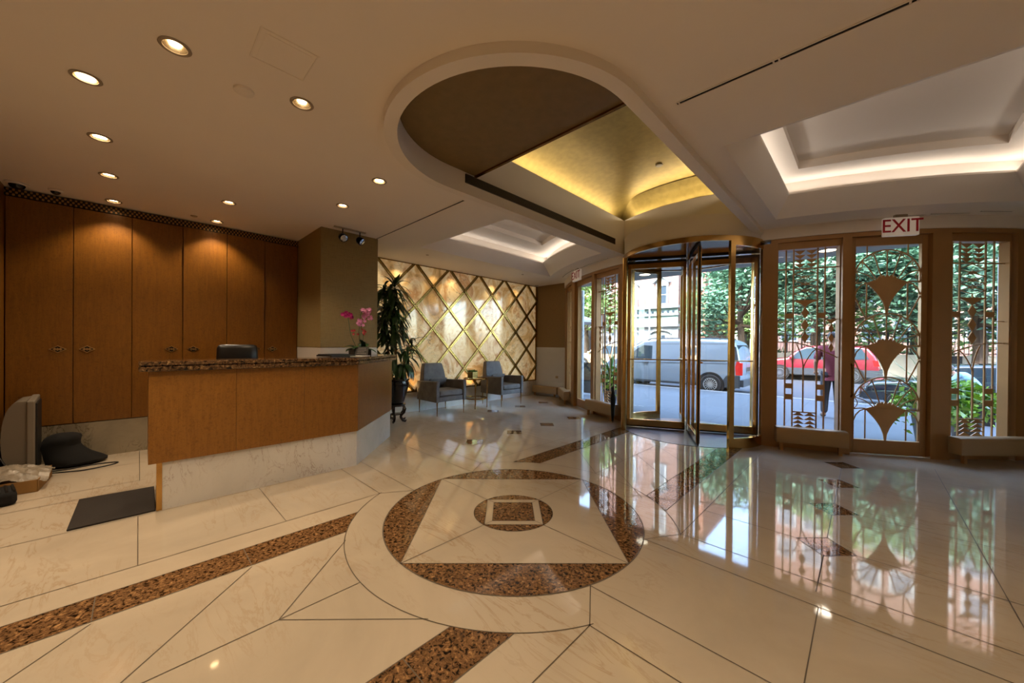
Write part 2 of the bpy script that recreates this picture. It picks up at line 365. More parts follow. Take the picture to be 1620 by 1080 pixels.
for k in range(4):
    seg(sq[k], sq[(k+1) % 4], .004, E1*4); a = k*PI/2
    seg((MC[0]+.305*math.cos(a), MC[1]+.305*math.sin(a)), (MC[0]+q*math.cos(a), MC[1]+q*math.sin(a)), .003, E1*4)
    seg(o_[k], i_[k], .002, E1*6)
    seg(o_[k], o_[(k+1) % 4], .002, E1*6); seg(i_[k], i_[(k+1) % 4], .002, E1*6)
ringj(MC, .96, w=.004); ringj(MC, .305, w=.003)
RO = 1.2
def sidecut(x, sgn):  # y on the outer ring at x
    return MC[1]+sgn*math.sqrt(RO*RO-(x-MC[0])**2)
aA = math.asin(.58/RO)
ringj(MC, RO, -PI+aA-.02, -aA+.02); ringj(MC, RO, aA-.02, PI-aA+.02)
GX = [(-2.80, -2.56), (-1.36, -1.125)]
for x0, x1 in GX:
    for sgn, yend in ((-1, -3.5), (1, 5.45)):
        n = 8; xs = [x0+(x1-x0)*k/n for k in range(n+1)]
        poly = [(x, sidecut(x, sgn)) for x in xs]+[(x1, yend), (x0, yend)]
        flat(gr, poly, E1)
        for x in (x0, x1): seg((x, sidecut(x, sgn)), (x, yend), .0025)
for y in (.465, -.15, -.77, -1.4): seg((-2.80, y), (-2.56, y)); seg((-1.36, y+.3), (-1.125, y+.3))
# joints (regular grid found in the floor)
cx = MC[0]
for s in (-1, 1):
    X = lambda x: cx+s*x
    seg((X(.36+.69), .0+MC[1]-.56), (X(.94), MC[1]-.34)) if 0 else None
    # side bands beside the medallion
    for yy, xs_, xe in ((MC[1]-.335, .905, 2.02 if s < 0 else 4.5), (MC[1]+.335, .905, 2.9 if s < 0 else 4.5), (MC[1]-.58, 1.05, 1.92 if s < 0 else 4.5), (MC[1]+.58, 1.05, 2.75 if s < 0 else 4.5)):
        seg((X(xs_), yy), (X(xe), yy))
    for g in (-1, 1): seg((X(.905), MC[1]+g*.335), (X(1.055), MC[1]+g*.58))
    seg((X(1.055), MC[1]+.58), (X(1.055), 5.5 if s > 0 else 5.3)); seg((X(1.055), MC[1]-.58), (X(1.055), -3.5))
    seg((X(1.91), MC[1]-.56), (X(1.91), -1.2 if s < 0 else -3.5))
seg((-.16, 2.38), (-.16, 1.71))
for y in (.755, 0.0, -.755, -1.5): seg((-3.87, y), (-3.02, y)); seg((-.055, y), (-.907, y))
# near quadrant, between the stripes
seg((cx, sidecut(cx, -1)), (cx, -1.5))
for s in (-1, 1):
    seg((cx, .463), (cx+s*.49, .96)); seg((cx+s*.58, .463), (cx, -.1)); seg((cx+s*.58, -.15), (cx, -.72))
# far quadrant
seg((cx, sidecut(cx, 1)), (cx, 4.75))
for y in (3.6, 4.17): seg((cx, y), (cx+.6, y-.59))
seg((cx, 4.75), (cx+.6, 4.17)); seg((cx, 3.25), (cx-.6, 3.83)); seg((cx, 3.83), (cx-.6, 4.41))
ringj(RC, 1.2, -PI*.86, -PI*.14)
# small granite diamonds in rows, with joints between them
dm = []
for X0 in (-.18, -3.745, -5.24):
    for y in (3.14, 3.91, 4.68, 5.445) + ((6.41,) if X0 < -5 else ()):
        if X0 < -5 and y < 4: continue
        if X0 < -5 and y in (5.445,): y = 5.64
        if X0 < -5 and y == 4.68: y = 4.86
        dm.append((X0, y)); d = .152
        flat(gr, [(X0+d, y), (X0, y+d), (X0-d, y), (X0, y-d)], E1)
        w = .0025
        for k in range(4):
            a = [(X0+d, y), (X0, y+d), (X0-d, y), (X0, y-d)]; seg(a[k], a[(k+1) % 4], .002)
for y in (3.14, 3.91, 4.68, 5.445):
    seg((-.907, y), (-.332, y)); seg((-.028, y), (.54, y)); seg((-3.02, y), (-3.593, y)); seg((-3.897, y), (-4.5, y))
    seg((-.18, y-.152), (-.18, y-.62)); seg((-3.745, y-.152), (-3.745, y-.62)); seg((.54, y), (2.3, y))
seg((.54, 2.63), (.54, 6.0)); seg((-4.5, 2.63), (-4.5, 6.0)); seg((-.18, 2.63), (-.18, 3.0))
for y in (4.86, 5.64, 6.41): seg((-5.09, y), (-4.5, y)); seg((-5.39, y), (-6.2, y)); seg((-5.24, y+.152), (-5.24, y+.62))
# behind the desk
seg((-4.87, -3.5), (-4.87, .05)); seg((-4.62, -2), (-4.62, .05)); seg((-5.6, -2.5), (-5.6, .05)); seg((-4.87, .01), (-6.2, .01))
for mb, n, mm in ((gr, 'floor_inlay_granite', 'granite'), (wh, 'floor_inlay_marble', 'marble'), (jt, 'floor_joint', 'joint')):
    o = mb.build(n, mm, floor, smooth=0); o['kind'] = 'structure'

# ---------------------------------------------------------------- ceiling with real openings
def inside(p, poly):
    c = False; n = len(poly)
    for i in range(n):
        x1, y1 = poly[i]; x2, y2 = poly[(i+1) % n]
        if (y1 > p[1]) != (y2 > p[1]) and p[0] < (x2-x1)*(p[1]-y1)/(y2-y1)+x1: c = not c
    return c
def holed(mb, outer, holes, z, mi=0):
    vs = []; es = []
    for lp in [outer]+holes:
        o = len(vs); vs += [Vector(p) for p in lp]; es += [(o+i, o+(i+1) % len(lp)) for i in range(len(lp))]
    v2, e2, f2, *_ = delaunay_2d_cdt(vs, es, [], 0, 1e-5)
    keep = []
    for f in f2:
        c = sum((v2[i] for i in f), Vector((0, 0)))/len(f)
        if inside(c, outer) and not any(inside(c, h) for h in holes): keep.append(tuple(f))
    mb.add([(v.x, v.y, z) for v in v2], keep, mi)
def racetrack(r, yfar, n=40):
    return [(MC[0]-r, yfar)]+[(MC[0]+r*math.cos(PI+PI*k/n), MC[1]+r*math.sin(PI+PI*k/n)) for k in range(n+1)]+[(MC[0]+r, yfar)]
RT_O, RT_I = .975, .885
# straight sides end against the drum over the revolving door
def rt_loop(r):
    rd = .963; dy = math.sqrt(max(0, rd*rd-r*r)) if r < rd else 0
    a = math.atan2(-dy, -r) if r < rd else PI
    n = 40
    pts = [(MC[0]+r*math.cos(PI+PI*k/n), MC[1]+r*math.sin(PI+PI*k/n)) for k in range(n+1)]
    ang = math.acos(min(1, r/rd)); a0 = -ang; a1 = -PI+ang
    pts += [(RC[0]+rd*math.cos(a0+(a1-a0)*k/20), RC[1]+rd*math.sin(a0+(a1-a0)*k/20)) for k in range(21)]
    return pts
outer_rt = rt_loop(.9629)
# for the ceiling hole: outer racetrack, closed straight across at the drum
def rt_out():
    n = 40; r = RT_O
    return [(MC[0]+r*math.cos(PI+PI*k/n), MC[1]+r*math.sin(PI+PI*k/n)) for k in range(n+1)]+[(MC[0]+r, 5.92), (MC[0]-r, 5.92)]
def coffer(x0, x1, yn, R, n=16):
    return [(x0, yn), (x1, yn)]+[(x, farY(x, R)) for x in (x1+(x0-x1)*k/n for k in range(n+1))]
COF = [dict(out=(-.80, 1.20, 3.14, 4.64), lip=(-.645, 1.04, 3.55, 4.90), tr=(-.80, 1.19, 3.40, 4.75), rec=(-.54, .93, 3.78, 5.13)),
       dict(out=(-5.13, -3.19, 3.14, 4.64), lip=(-4.93, -3.33, 3.55, 4.90), tr=(-5.09, -3.18, 3.40, 4.75), rec=(-4.50, -3.43, 3.78, 5.13))]
DL = [(-2.61, .128), (-3.30, -.221), (-2.63, .732), (-4.186, -.21), (-5.078, -.20), (-5.971, -.197), (-5.07, .692), (-5.977, .694), (-4.232, 1.595), (-3.335, 1.593)]
DL_ADDED = [(-2.61, -.9), (-3.5, -1.1), (-1.7, -.6), (-.6, -.9), (.5, -.6), (.3, .6), (1.4, .8), (1.5, -.8), (1.6, 2.2), (-1.2, -1.9), (.4, 1.9)]  # unseen downlights added outside the view for extra room light
holes = [rt_out()]+[coffer(*c['out']) for c in COF]+[circ(p, .052, 20) for p in DL+DL_ADDED]
outer = [(-6.35, -3.05), (2.42, -3.05), (2.42, 7.5)]+[tuple(fp(t, 4.17)[:2]) for t in range(57, -58, -3)]+[(-6.35, 7.4)]
cb = MB(); holed(cb, outer, holes, CEIL)
for c in COF:
    L = lambda k, z: [(x, y, z) for x, y in coffer(*c[k])]
    cb.loft([L('out', 2.85), L('lip', 3.04), L('lip', 3.06), L('tr', 3.06), L('tr', 3.22)])
    holed(cb, coffer(*c['tr']), [coffer(*c['rec'])], 3.22)
    cb.loft([L('rec', 3.22), L('rec', 3.30)], cap1=True)
ceil = struct(cb.build('ceiling', 'ceil', smooth=25), 'warm white plaster ceiling with two lit coffers')
# dropped racetrack rim
rim = MB()
def rl(r, z): return [(x, y, z) for x, y in ([(MC[0]-r, 5.92-math.sqrt(max(0, .963**2-r*r)))]+[(MC[0]+r*math.cos(PI+PI*k/48), MC[1]+r*math.sin(PI+PI*k/48)) for k in range(49)]+[(MC[0]+r, 5.92-math.sqrt(max(0, .963**2-r*r)))])]
rim.loft([rl(RT_O, 2.87), rl(RT_O, 2.79), rl(RT_I, 2.79), rl(RT_I, 3.0), rl(RT_I+.012, 3.0)], closed=False)
# upper walls beyond the shade-darkened gold panel
Y0 = 2.36; Yc = 5.92-math.sqrt(.963**2-.885**2)
for s in (-1, 1):
    rim.add([(MC[0]+s*.897, Y0, 3.0), (MC[0]+s*.897, 5.62, 3.0), (MC[0]+s*.897, 5.62, 3.35), (MC[0]+s*.897, Y0, 3.35)], [(0, 1, 2, 3)])
    rim.add([(MC[0]+s*.897, Y0, 3.35), (MC[0]+s*.897, 5.7, 3.35), (MC[0]+s*1.05, 5.7, 3.35), (MC[0]+s*1.05, Y0, 3.35)], [(0, 1, 2, 3)])
# drum fascia over the revolving door: lower curve, ledge, upper curve set back
a0, a1 = math.radians(-172), math.radians(-8)
rim.arc(RC, .955, .963, a0, a1, 2.72, 3.0, 32)
r2 = 2.07; c2 = (RC[0], 7.41); b0, b1 = math.radians(-145), math.radians(-35)
rim.add([(RC[0]+.9, 5.2, 3.0), (RC[0]-.9, 5.2, 3.0), (RC[0]-.9, 5.95, 3.0), (RC[0]+.9, 5.95, 3.0)], [(0, 1, 2, 3)]) if 0 else None
# ledge between fascia and the flatter upper curve
n = 32; lo = []; hi = []
for k in range(n+1):
    x = RC[0]-.9+1.8*k/n
    lo.append((x, RC[1]-math.sqrt(.963**2-(x-RC[0])**2), 3.0)); hi.append((x, c2[1]-math.sqrt(r2**2-(x-c2[0])**2), 3.0))
hi2 = [(x, y, 3.35) for x, y, z in hi]; hi3 = [(x, y+.14, 3.35) for x, y, z in hi]
rim.loft([lo, hi, hi2, hi3], closed=False)
struct(rim.build('trim_1', 'trim', smooth=30), 'white dropped rim of the long rounded ceiling recess')
rgr = empty('recess_air_grille', (MC[0]-.885, 3.73, 2.938)); tag(rgr, 'long dark louvred air grille along the inner side of the ceiling recess', 'air grille')
MB().box(0, .006, -1.49, 1.49, -.042, .042).build('backing', 'dark', rgr, smooth=0)
b = MB()
for z_ in (-.042, -.036, -.024, -.012, 0, .012, .024, .036, .042): b.box(.004, .012, -1.49, 1.49, z_-.0018, z_+.0018)
b.build('louvres', simple('dark_bronze_louvre', '4a3c2c', .5), rgr, smooth=0)
# gold panel over the round end, its shade put into a duller colour
pb = MB()
half = [(MC[0]+.9*math.cos(PI+PI*k/48), MC[1]+.9*math.sin(PI+PI*k/48)) for k in range(49)]
pb.prism([(MC[0]-.9, Y0)]+half+[(MC[0]+.9, Y0)], 3.0, 3.04)
pb.box(MC[0]-.95, MC[0]+.95, Y0-.02, Y0, 3.03, 3.75)
struct(pb.build('trim_2', 'gold_shaded', smooth=0), 'gold panel, darkened in its colour for shade, over the round end of the ceiling recess')
eb = MB(); eb.box(MC[0]-.885, MC[0]+.885, Y0-.004, Y0+.022, 2.985, 3.012)
struct(eb.build('trim_3', 'brassd', smooth=0), 'thin metal edge strip across the ceiling recess')
# gold vault: coved at both sides, closed by a curved upright band above the door
gv = MB(); prof = []
for k in range(13):
    a = PI/2*k/12; prof.append((-1.06+.62*(1-math.cos(a)), 3.37+.25*math.sin(a)))
prof = prof+[(-x, z) for x, z in reversed(prof)]
gv.loft([[(MC[0]+x, y, z) for x, z in prof] for y in (Y0-.02, 6.2)], closed=False)
gv.loft([[(x, y+dy, z) for x, y, z0 in [(RC[0]+t*.05, c2[1]-math.sqrt(r2**2-(t*.05)**2), 0) for t in range(-21, 22)]] for dy, z in ((.13, 3.36), (.11, 3.44), (.03, 3.54), (-.10, 3.61))], closed=False)
struct(gv.build('ceiling_vault', 'gold', smooth=40), 'brushed gold vaulted ceiling above the recess')
# roof slab above everything so that daylight only enters by the windows
rb = MB(); rb.box(-7.4, 3.2, -3.8, 5.6, 3.8, 4.0); rb.box(-7.4, 3.2, 5.6, 7.6, 3.9, 4.0)
struct(rb.build('ceiling_slab', 'bldg', smooth=0))
tg = MB()
for r0, zz in ((.94, 2.98), ):
    tg.arc(RC, .80, .955, 0, 2*PI, 2.655, 2.665, 48)
# ---------------------------------------------------------------- cove lighting
for c in COF:
    x0, x1, yn, R = c['tr']; z = 3.085
    cove('cove_lamp', (x0+.05, yn+.12, z), (x0+.05, farY(x0, R)-.1, z), (1, 0), P_COVE, SOFT)
    cove('cove_lamp', (x1-.05, yn+.12, z), (x1-.05, farY(x1, R)-.1, z), (-1, 0), P_COVE, SOFT)
    cove('cove_lamp', (x0+.1, yn+.05, z), (x1-.1, yn+.05, z), (0, 1), P_COVE, SOFT)
    for k in range(4):
        a = x0+.08+(x1-x0-.16)*k/4; b = x0+.08+(x1-x0-.16)*(k+1)/4
        cove('cove_lamp', (a, farY(a, R)-.06, z), (b, farY(b, R)-.06, z), (0, -1), P_COVE*.4, SOFT)
for s in (-1, 1):
    cove('vault_lamp', (MC[0]+s*.98, Y0+.7, 3.37), (MC[0]+s*.98, 5.5, 3.37), (-s, 0), P_VAULT, (1, .84, .6))
for k in range(3):
    a = -.75+.5*k; b = a+.5
    ya, yb_ = (c2[1]-math.sqrt(r2**2-t*t)+.07 for t in (a, b))
    cove('vault_lamp', (RC[0]+a, ya, 3.37), (RC[0]+b, yb_, 3.37), (0, -1), P_VAULT*.25, (1, .86, .6))

# ---------------------------------------------------------------- walls
def wbox(name, mat, *b, label=None, smooth=0, parent=None, bevel=0):
    mb = MB(); mb.box(*b); o = mb.build(name, mat, parent, smooth=smooth, bevel=bevel); o['kind'] = 'structure'
    if label: o['label'] = label
    return o
wl = wbox('wall_left', 'backwall', -6.5, -6.301, -3.1, 7.5, 0, 3.9)
wbox('wall_back', 'backwall', -7.3, 2.6, -3.2, -3.05, 0, 3.9)
wbox('wall_right', 'backwall', 2.42, 2.6, -3.1, 7.9, 0, 3.9)
# end wall beside the glass front, bronze paper over a white panel
we = wbox('wall_end', 'wallpaper2', -6.3, -5.30, 7.36, 7.5, 1.245, 2.86, label='bronze papered end wall beside the glass front')
w_ = wbox('wall_panel', 'panelw', -6.3, -5.30, 7.359, 7.5, .375, 1.246, parent=we)
w_ = wbox('wall_base', 'marblev', -6.3, -5.30, 7.34, 7.5, 0, .375, parent=we)
wbox('wall_end_right', 'wallpaper2', 1.38, 2.42, 7.36, 7.5, 0, 2.86, label='bronze papered end wall at the far right')
ob = MB(); ob.box(-5.62, -5.54, 7.347, 7.359, .47, .53); 
t = ob.build('wall_outlet', 'bronzel', smooth=0, bevel=.002); tag(t, 'small beige socket plate low on the white panel of the end wall', 'outlet')
# side wall at the far left and the wall column
wbox('wall_side', 'wood', -6.3, -4.0, -1.10, -.945, .0, 2.85, label='maple clad side wall at the left edge')
wc = MB(); wc.box(-6.3, -5.2, 1.685, 2.47, 1.245, 2.86, 0); wc.box(-6.3, -5.205, 1.69, 2.465, 1.23, 1.245, 1); wc.box(-6.3, -5.2, 1.685, 2.47, .38, 1.23, 1); wc.box(-6.3, -5.19, 1.68, 2.48, 0, .375, 2)
struct(wc.build('wall_column', ['wallpaper', 'panelw', 'marblev'], smooth=0), 'olive linen papered column between cabinets and stone wall')
wbox('baseboard_left', 'marblev', -6.3, -6.262, 2.48, 7.34, 0, .37, label='white marble base under the onyx wall')
# onyx wall with diagonal brass mouldings
ow = MB(); ow.box(-6.30, -6.285, 2.47, 7.36, .385, 2.86)
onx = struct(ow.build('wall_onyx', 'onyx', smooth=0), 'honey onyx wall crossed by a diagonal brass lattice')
lb = MB()
ya, yb, za, zb = 2.47, 7.355, .39, 2.845
def clip_line(s, n_):
    # z = 2.04 + s*k*(y-3.74-.806n)
    k = .418/.403*s; y0 = 3.74+.806*n_
    f = lambda y: 2.04+k*(y-y0); g = lambda z: y0+(z-2.04)/k
    pts = []
    lo, hi = sorted((g(za), g(zb))); lo = max(lo, ya); hi = min(hi, yb)
    return None if hi-lo < .05 else (lo, f(lo), hi, f(hi))
X0 = -6.285
for s in (-1, 1):
    for n_ in range(-6, 10):
        c = clip_line(s, n_)
        if not c: continue
        a = Vector((X0, c[0], c[1])); b = Vector((X0, c[2], c[3])); d = (b-a).normalized(); w = Vector((0, -d.z, d.y))
        for off, hw, hd in ((0, .026, .008), (.017, .006, .016), (-.017, .006, .016), (0, .005, .013)):
            lb.bar(a+w*off+Vector((hd, 0, 0)), b+w*off+Vector((hd, 0, 0)), w*hw, (hd, 0, 0))
lat = lb.build('wall_lattice', 'latt', onx, smooth=30); lat['kind'] = 'structure'
rs = MB()
for j in range(-6, 14):
    for i in range(-4, 14):
        y = 3.74+.403*i; z = 2.04+.418*j
        if (i+j) % 2 or not (ya+.03 < y < yb-.03 and za+.02 < z < zb-.05): continue
        dd = .042
        rs.ext([(X0+.012, y+dd, z), (X0+.012, y, z+dd), (X0+.012, y-dd, z), (X0+.012, y, z-dd)], (.03, 0, 0))
        for k in range(4):
            a = k*PI/2+PI/4; rs.lathe([(.001, -.012), (.014, 0), (.001, .012)], (X0+.042, y+.022*math.cos(a), z+.022*math.sin(a)), 8)
rr_ = rs.build('wall_rosette', 'latt', onx, smooth=40); rr_['kind'] = 'structure'
fr = MB(); fr.box(-6.3, -6.262, 2.47, 7.36, .37, .395); fr.box(-6.3, -6.262, 2.47, 7.36, 2.835, 2.85); fr.box(-6.3, -6.26, 7.325, 7.352, .38, 2.85)
struct(fr.build('trim_4', 'brassd', smooth=0))

# small wash lamps grazing the onyx from the ceiling line, uplights behind the armchairs
for y, e in ((2.85, 4), (3.35, 7), (4.15, 4), (4.6, 6), (5.75, 6), (6.55, 4)):
    l = bpy.data.lights.new('onyx_wash_lamp', 'SPOT'); l.energy = e*1.6; l.color = (1, .82, .5); l.spot_size = 1.5; l.spot_blend = .8; l.shadow_soft_size = .03
    o = bpy.data.objects.new('onyx_wash_lamp', l); COL.objects.link(o); o.location = (-6.08, y, 2.83); o.rotation_euler = (0, .25, 0)
for y in (3.62, 5.12):
    l = bpy.data.lights.new('onyx_uplight', 'SPOT'); l.energy = 7; l.color = (1, .62, .25); l.spot_size = 1.6; l.spot_blend = .8; l.shadow_soft_size = .03
    o = bpy.data.objects.new('onyx_uplight', l); COL.objects.link(o); o.location = (-6.12, y, .30); o.rotation_euler = (PI, -.25, 0)
# ---------------------------------------------------------------- cabinets
seams = [-.94, -.499, -.056, .389, .83, 1.26, 1.68]
kk = MB(); kk.box(-6.3, -6.205, -.95, 1.69, 0, .395); struct(kk.build('baseboard_cabinets', 'kick', smooth=0), 'grey veined marble base below the tall cabinets')
gb = MB(); gb.box(-6.3, -6.19, -.945, 1.685, 2.762, 2.838)
g_ = gb.build('perforated_air_grille', perforated('pierced_brass', '9a7440', '070504'), smooth=0)
tag(g_, 'long dark perforated brass air grille above the tall cabinets', 'air grille')
cabl = ['tall maple cabinet at the far left, beside the side wall', 'tall maple cabinet in the middle of the row behind the desk end', 'tall maple cabinet nearest the papered column, behind the office chair']
for i in range(3):
    y0, y1, y2 = seams[2*i], seams[2*i+1], seams[2*i+2]
    t = empty('tall_cabinet', (-6.3, (y0+y2)/2, .4)); tag(t, cabl[i], 'cabinet', 'tall maple cabinets behind the desk')
    off = Vector((6.3, -(y0+y2)/2, -.4))
    bd = MB(); bd.box(.0, .07, y0+off.y, y2+off.y, 0, 2.36); bd.build('cabinet_body', 'wood', t, smooth=0)
    for j, (a, b) in enumerate(((y0, y1), (y1, y2))):
        dx = .1 + (.012 if (2*i+j) in (3, 4) else 0)
        db = MB(); db.box(.071, dx, a+.003+off.y, b-.003+off.y, .003, 2.357); d_ = db.build('door', 'wood', t, smooth=0, bevel=.002)
        hy = (b-.105 if j == 0 else a+.10)+off.y; hz = 1.212-.4
        hb = MB(); w, h = .062, .04
        dia = lambda s: [(dx, hy+w*s, hz), (dx, hy, hz+h*s), (dx, hy-w*s, hz), (dx, hy, hz-h*s)]
        hb.ext(dia(1), (.008, 0, 0)); hb.ext([(p[0]+.008, p[1], p[2]) for p in dia(.80)], (.003, 0, 0), 1); 
        for q_ in (-1, 0, 1): hb.ext([(p[0]+.013, hy+q_*.02+(p[1]-hy)*.3, p[2]*1+0) if 0 else (p[0]+.013, hy+q_*.019+(p[1]-hy)*.32, hz+(p[2]-hz)*.5) for p in dia(.78)], (.004, 0, 0))
        hb.build('handle', ['hbrass', 'rosewood'], d_, smooth=0)

# ---------------------------------------------------------------- reception desk
desk = empty('reception_desk', (-4.1, .9, 0)); tag(desk, 'angled maple reception desk with granite top and marble plinth', 'reception desk')
def D(mb, name, mat, parent=desk, **k):
    mb.v = [(x+4.1, y-.9, z) for x, y, z in mb.v]; return mb.build(name, mat, parent, **k)
def strip(o, i, z0, z1, mi=0, mb=None):
    mb = mb or MB(); mb.prism(list(o)+list(reversed(i)), z0, z1, mi); return mb
out = [(-3.88, .052), (-3.88, 1.635), (-4.805, 2.50)]; inn = [(-4.0, .052), (-4.0, 1.585), (-4.887, 2.413)]
D(strip([(-3.893, .13), (-3.893, 1.63), (-4.80, 2.478)], [(-4.02, .13), (-4.02, 1.57), (-4.89, 2.39)], 0, .366), 'plinth', 'marblev', smooth=0)
ys = [.052, .589, 1.116, 1.635]
for a, b in zip(ys, ys[1:]):
    D(MB().box(-4.0, -3.88, a+.0007, b-.0007, .368, 1.073), 'front_panel', 'wood2', smooth=0, bevel=.001)
D(strip(out[1:], inn[1:], .368, 1.073), 'angled_panel', 'wood2', smooth=0, bevel=.0015)
D(MB().box(-4.3, -4.0, .054, .09, .368, 1.073), 'end_panel', 'wood2', smooth=0)
D(MB().box(-4.01, -3.888, .098, .13, 0, .368), 'brass_edge', 'brass', smooth=0)
ob_ = MB()
co_ = [(-3.85, .0), (-3.85, 1.625), (-4.80, 2.565)]; ci_ = [(-4.24, .0), (-4.24, 1.47), (-5.08, 2.30)]
def inset(o, i, d): return [(o[0][0]-d, o[0][1]+d), (o[1][0]-d, o[1][1]-d*.4), (o[2][0]-d*.1, o[2][1]-d*1.4)], i
o1, _ = inset(co_, ci_, .012)
strip(co_, ci_, 1.076, 1.112, 0, ob_); strip(o1, ci_, 1.112, 1.120, 0, ob_); strip(co_, ci_, 1.120, 1.150, 0, ob_)
D(ob_, 'counter_top', 'counter', smooth=0, bevel=.004)
D(strip([(-4.0, .12), (-4.0, 1.58), (-4.88, 2.40)], [(-4.62, .12), (-4.62, 1.32), (-5.17, 1.84)], .70, .74), 'worktop', 'wood2', smooth=0)

# office chair behind the desk
oc = empty('office_chair', (-4.98, .80, 0)); tag(oc, 'black leather office chair with high back behind the desk', 'office chair')
b = MB(); prof = [(-.205, 0), (-.2, .03), (-.17, .05), (.17, .05), (.2, .03), (.205, 0), (.17, -.03), (-.17, -.03)]
for z0, z1, sc in ((.60, 1.275, 1),):
    lo = []
    for z, s_, dx in ((.60, .8, .0), (.63, .97, 0), (.85, 1, -.02), (1.1, .98, .0), (1.235, .95, -.01), (1.265, .88, -.012), (1.277, .75, -.015)):
        lo.append([(-.22+dx+yy*1.1*(s_ if s_ < .9 else 1), xx*s_*.98, z) for xx, yy in prof])
    b.loft(lo, 0, True, True, True)
b.build('backrest', 'leather', oc, smooth=50)
b = MB(); b.box(-.22, .26, -.24, .24, .44, .52); b.build('seat', 'leather', oc, smooth=50, bevel=.03)
b = MB(); b.lathe([(.03, .1), (.03, .44)], seg=12)
for k in range(5):
    a = k*2*PI/5; b.bar((0, 0, .1), (.3*math.cos(a), .3*math.sin(a), .07), (-.02*math.sin(a), .02*math.cos(a), 0), (0, 0, .015))
    b.lathe([(.005, 0), (.03, .01), (.03, .05), (.005, .06)], (.3*math.cos(a), .3*math.sin(a), 0), 10)
b.build('base', 'blackm', oc)
for s in (-1, 1):
    b = MB(); b.bar((-.1, s*.27, .68), (.2, s*.27, .68), (0, .03, 0), (0, 0, .015)); b.bar((.05, s*.27, .47), (.05, s*.27, .68), (.02, 0, 0), (0, .01, 0)); b.build('armrest', 'leather', oc)

# ---------------------------------------------------------------- downlights
dll = ['round recessed downlight with wide silver rim, nearest the ceiling access panel on its left', 'round recessed downlight at upper left, first of its row towards the cabinets',
       'round recessed downlight right of the smoke detector', 'small lit downlight second in the row towards the cabinets', 'small lit downlight third in the row towards the cabinets',
       'small lit downlight close to the grille, shining on the second cabinet panel', 'small lit downlight above the desk, in front of the fourth cabinet panel',
       'small lit downlight close to the grille, shining on the fourth cabinet panel', 'small lit downlight in front of the papered column', 'small lit downlight left of the rounded ceiling recess']
def downlight(p, label=None):
    t = empty('ceiling_downlight', (p[0], p[1], CEIL))
    if label: tag(t, label, 'downlight', 'recessed downlights over the reception')
    else: tag(t, 'added unseen downlight brightening the room from outside the view', 'downlight', 'added unseen downlights outside the view')
    b = MB(); b.lathe([(.050, .0), (.066, -.001), (.068, -.006), (.064, -.009), (.051, -.007), (.050, 0)], seg=28); b.build('trim_ring', 'trimring', t)
    b = MB(); n = 28
    b.loft([[(r*math.cos(2*PI*k/n), r*math.sin(2*PI*k/n), z) for k in range(n)] for r, z in ((.051, -.006), (.046, .02), (.036, .055), (.03, .07))], cap1=True); b.build('reflector', 'refl', t)
    near = label is not None and p[1] > -.5 and p[0] > -2.7
    b = MB(); b.lathe([(.001, .022), (.018, .026), (.026, .040), (.024, .062), (.001, .064)] if near else [(.001, .006), (.030, .008), (.036, .014), (.034, .03), (.001, .03)], seg=16); b.build('bulb', 'lamp', t)
    l = bpy.data.lights.new('downlight_beam', 'SPOT'); l.energy = P_SPOT; l.color = WARM; l.spot_size = math.radians(105); l.spot_blend = .6; l.shadow_soft_size = .03
    o = bpy.data.objects.new('downlight_beam', l); COL.objects.link(o); o.parent = t; o.location = (0, 0, -.005)
    return t
for p, lbl in zip(DL, dll): downlight(p, lbl)
for p in DL_ADDED: downlight(p)
# smoke detector, access panel, dome cameras, sprinklers
b = MB(); b.lathe([(.001, -.016), (.045, -.016), (.052, -.012), (.053, 0), (.001, 0)], seg=28)
t = b.build('smoke_detector', 'trim', loc=(-2.755, .447, CEIL)); tag(t, 'flat round white smoke detector on the ceiling', 'smoke detector')
ap = empty('access_panel', (-2.27, .545, CEIL)); tag(ap, 'square white plastered access hatch flush in the ceiling', 'access panel')
b = MB()
for s in (.125, ): 
    for x0, x1, y0, y1 in ((-s, s, -s-.008, -s), (-s, s, s, s+.008), (-s-.008, -s, -s-.008, s+.008), (s, s+.008, -s-.008, s+.008)): b.box(x0, x1, y0, y1, -.003, .0)
b.build('frame', 'trim', ap, smooth=0)
b = MB(); b.box(-.105, .105, -.105, .105, -.0022, 0); b.build('hatch', 'ceil', ap, smooth=0)
def domecam(p, r, label):
    t = empty('dome_camera', (p[0], p[1], CEIL)); tag(t, label, 'security camera')
    b = MB(); b.lathe([(.001, 0), (r, 0), (r, -.014), (r*.8, -.02), (.001, -.02)], seg=28); b.build('base_ring', 'trim', t)
    b = MB(); b.lathe([(r*.72, -.018)]+[(r*.72*math.cos(a), -.018-r*.6*math.sin(a)) for a in (.3, .6, .9, 1.2, 1.5)], seg=24); b.build('dome', 'glaze', t)
domecam((-6.0, -.84), .075, 'dark domed security camera in the far left ceiling corner'); domecam((-5.98, -.60), .05, 'small white rimmed ceiling camera beside the dark dome')
def sprinkler(p, label, z=CEIL, r=.022):
    b = MB(); b.lathe([(.001, -.008), (r, -.008), (r+.004, -.003), (r+.004, 0), (.001, 0)], seg=20); t = b.build('ceiling_sprinkler', 'trimring', loc=(p[0], p[1], z)); tag(t, label, 'sprinkler')
sprinkler((-5.47, 3.49), 'small round sprinkler plate near the onyx wall, above the tall plant'); sprinkler((-5.42, 5.88), 'small round sprinkler plate near the onyx wall, above the farther armchair')
sprinkler((-6.17, 7.23), 'round sprinkler plate in the far ceiling corner by the bronze wall', r=.05)
sprinkler((-5.93, .47), 'dark ceiling plate between two downlights by the grille', r=.03)
sprinkler((-1.92, 4.64), 'round sprinkler plate in the gold vault', z=3.615, r=.04)
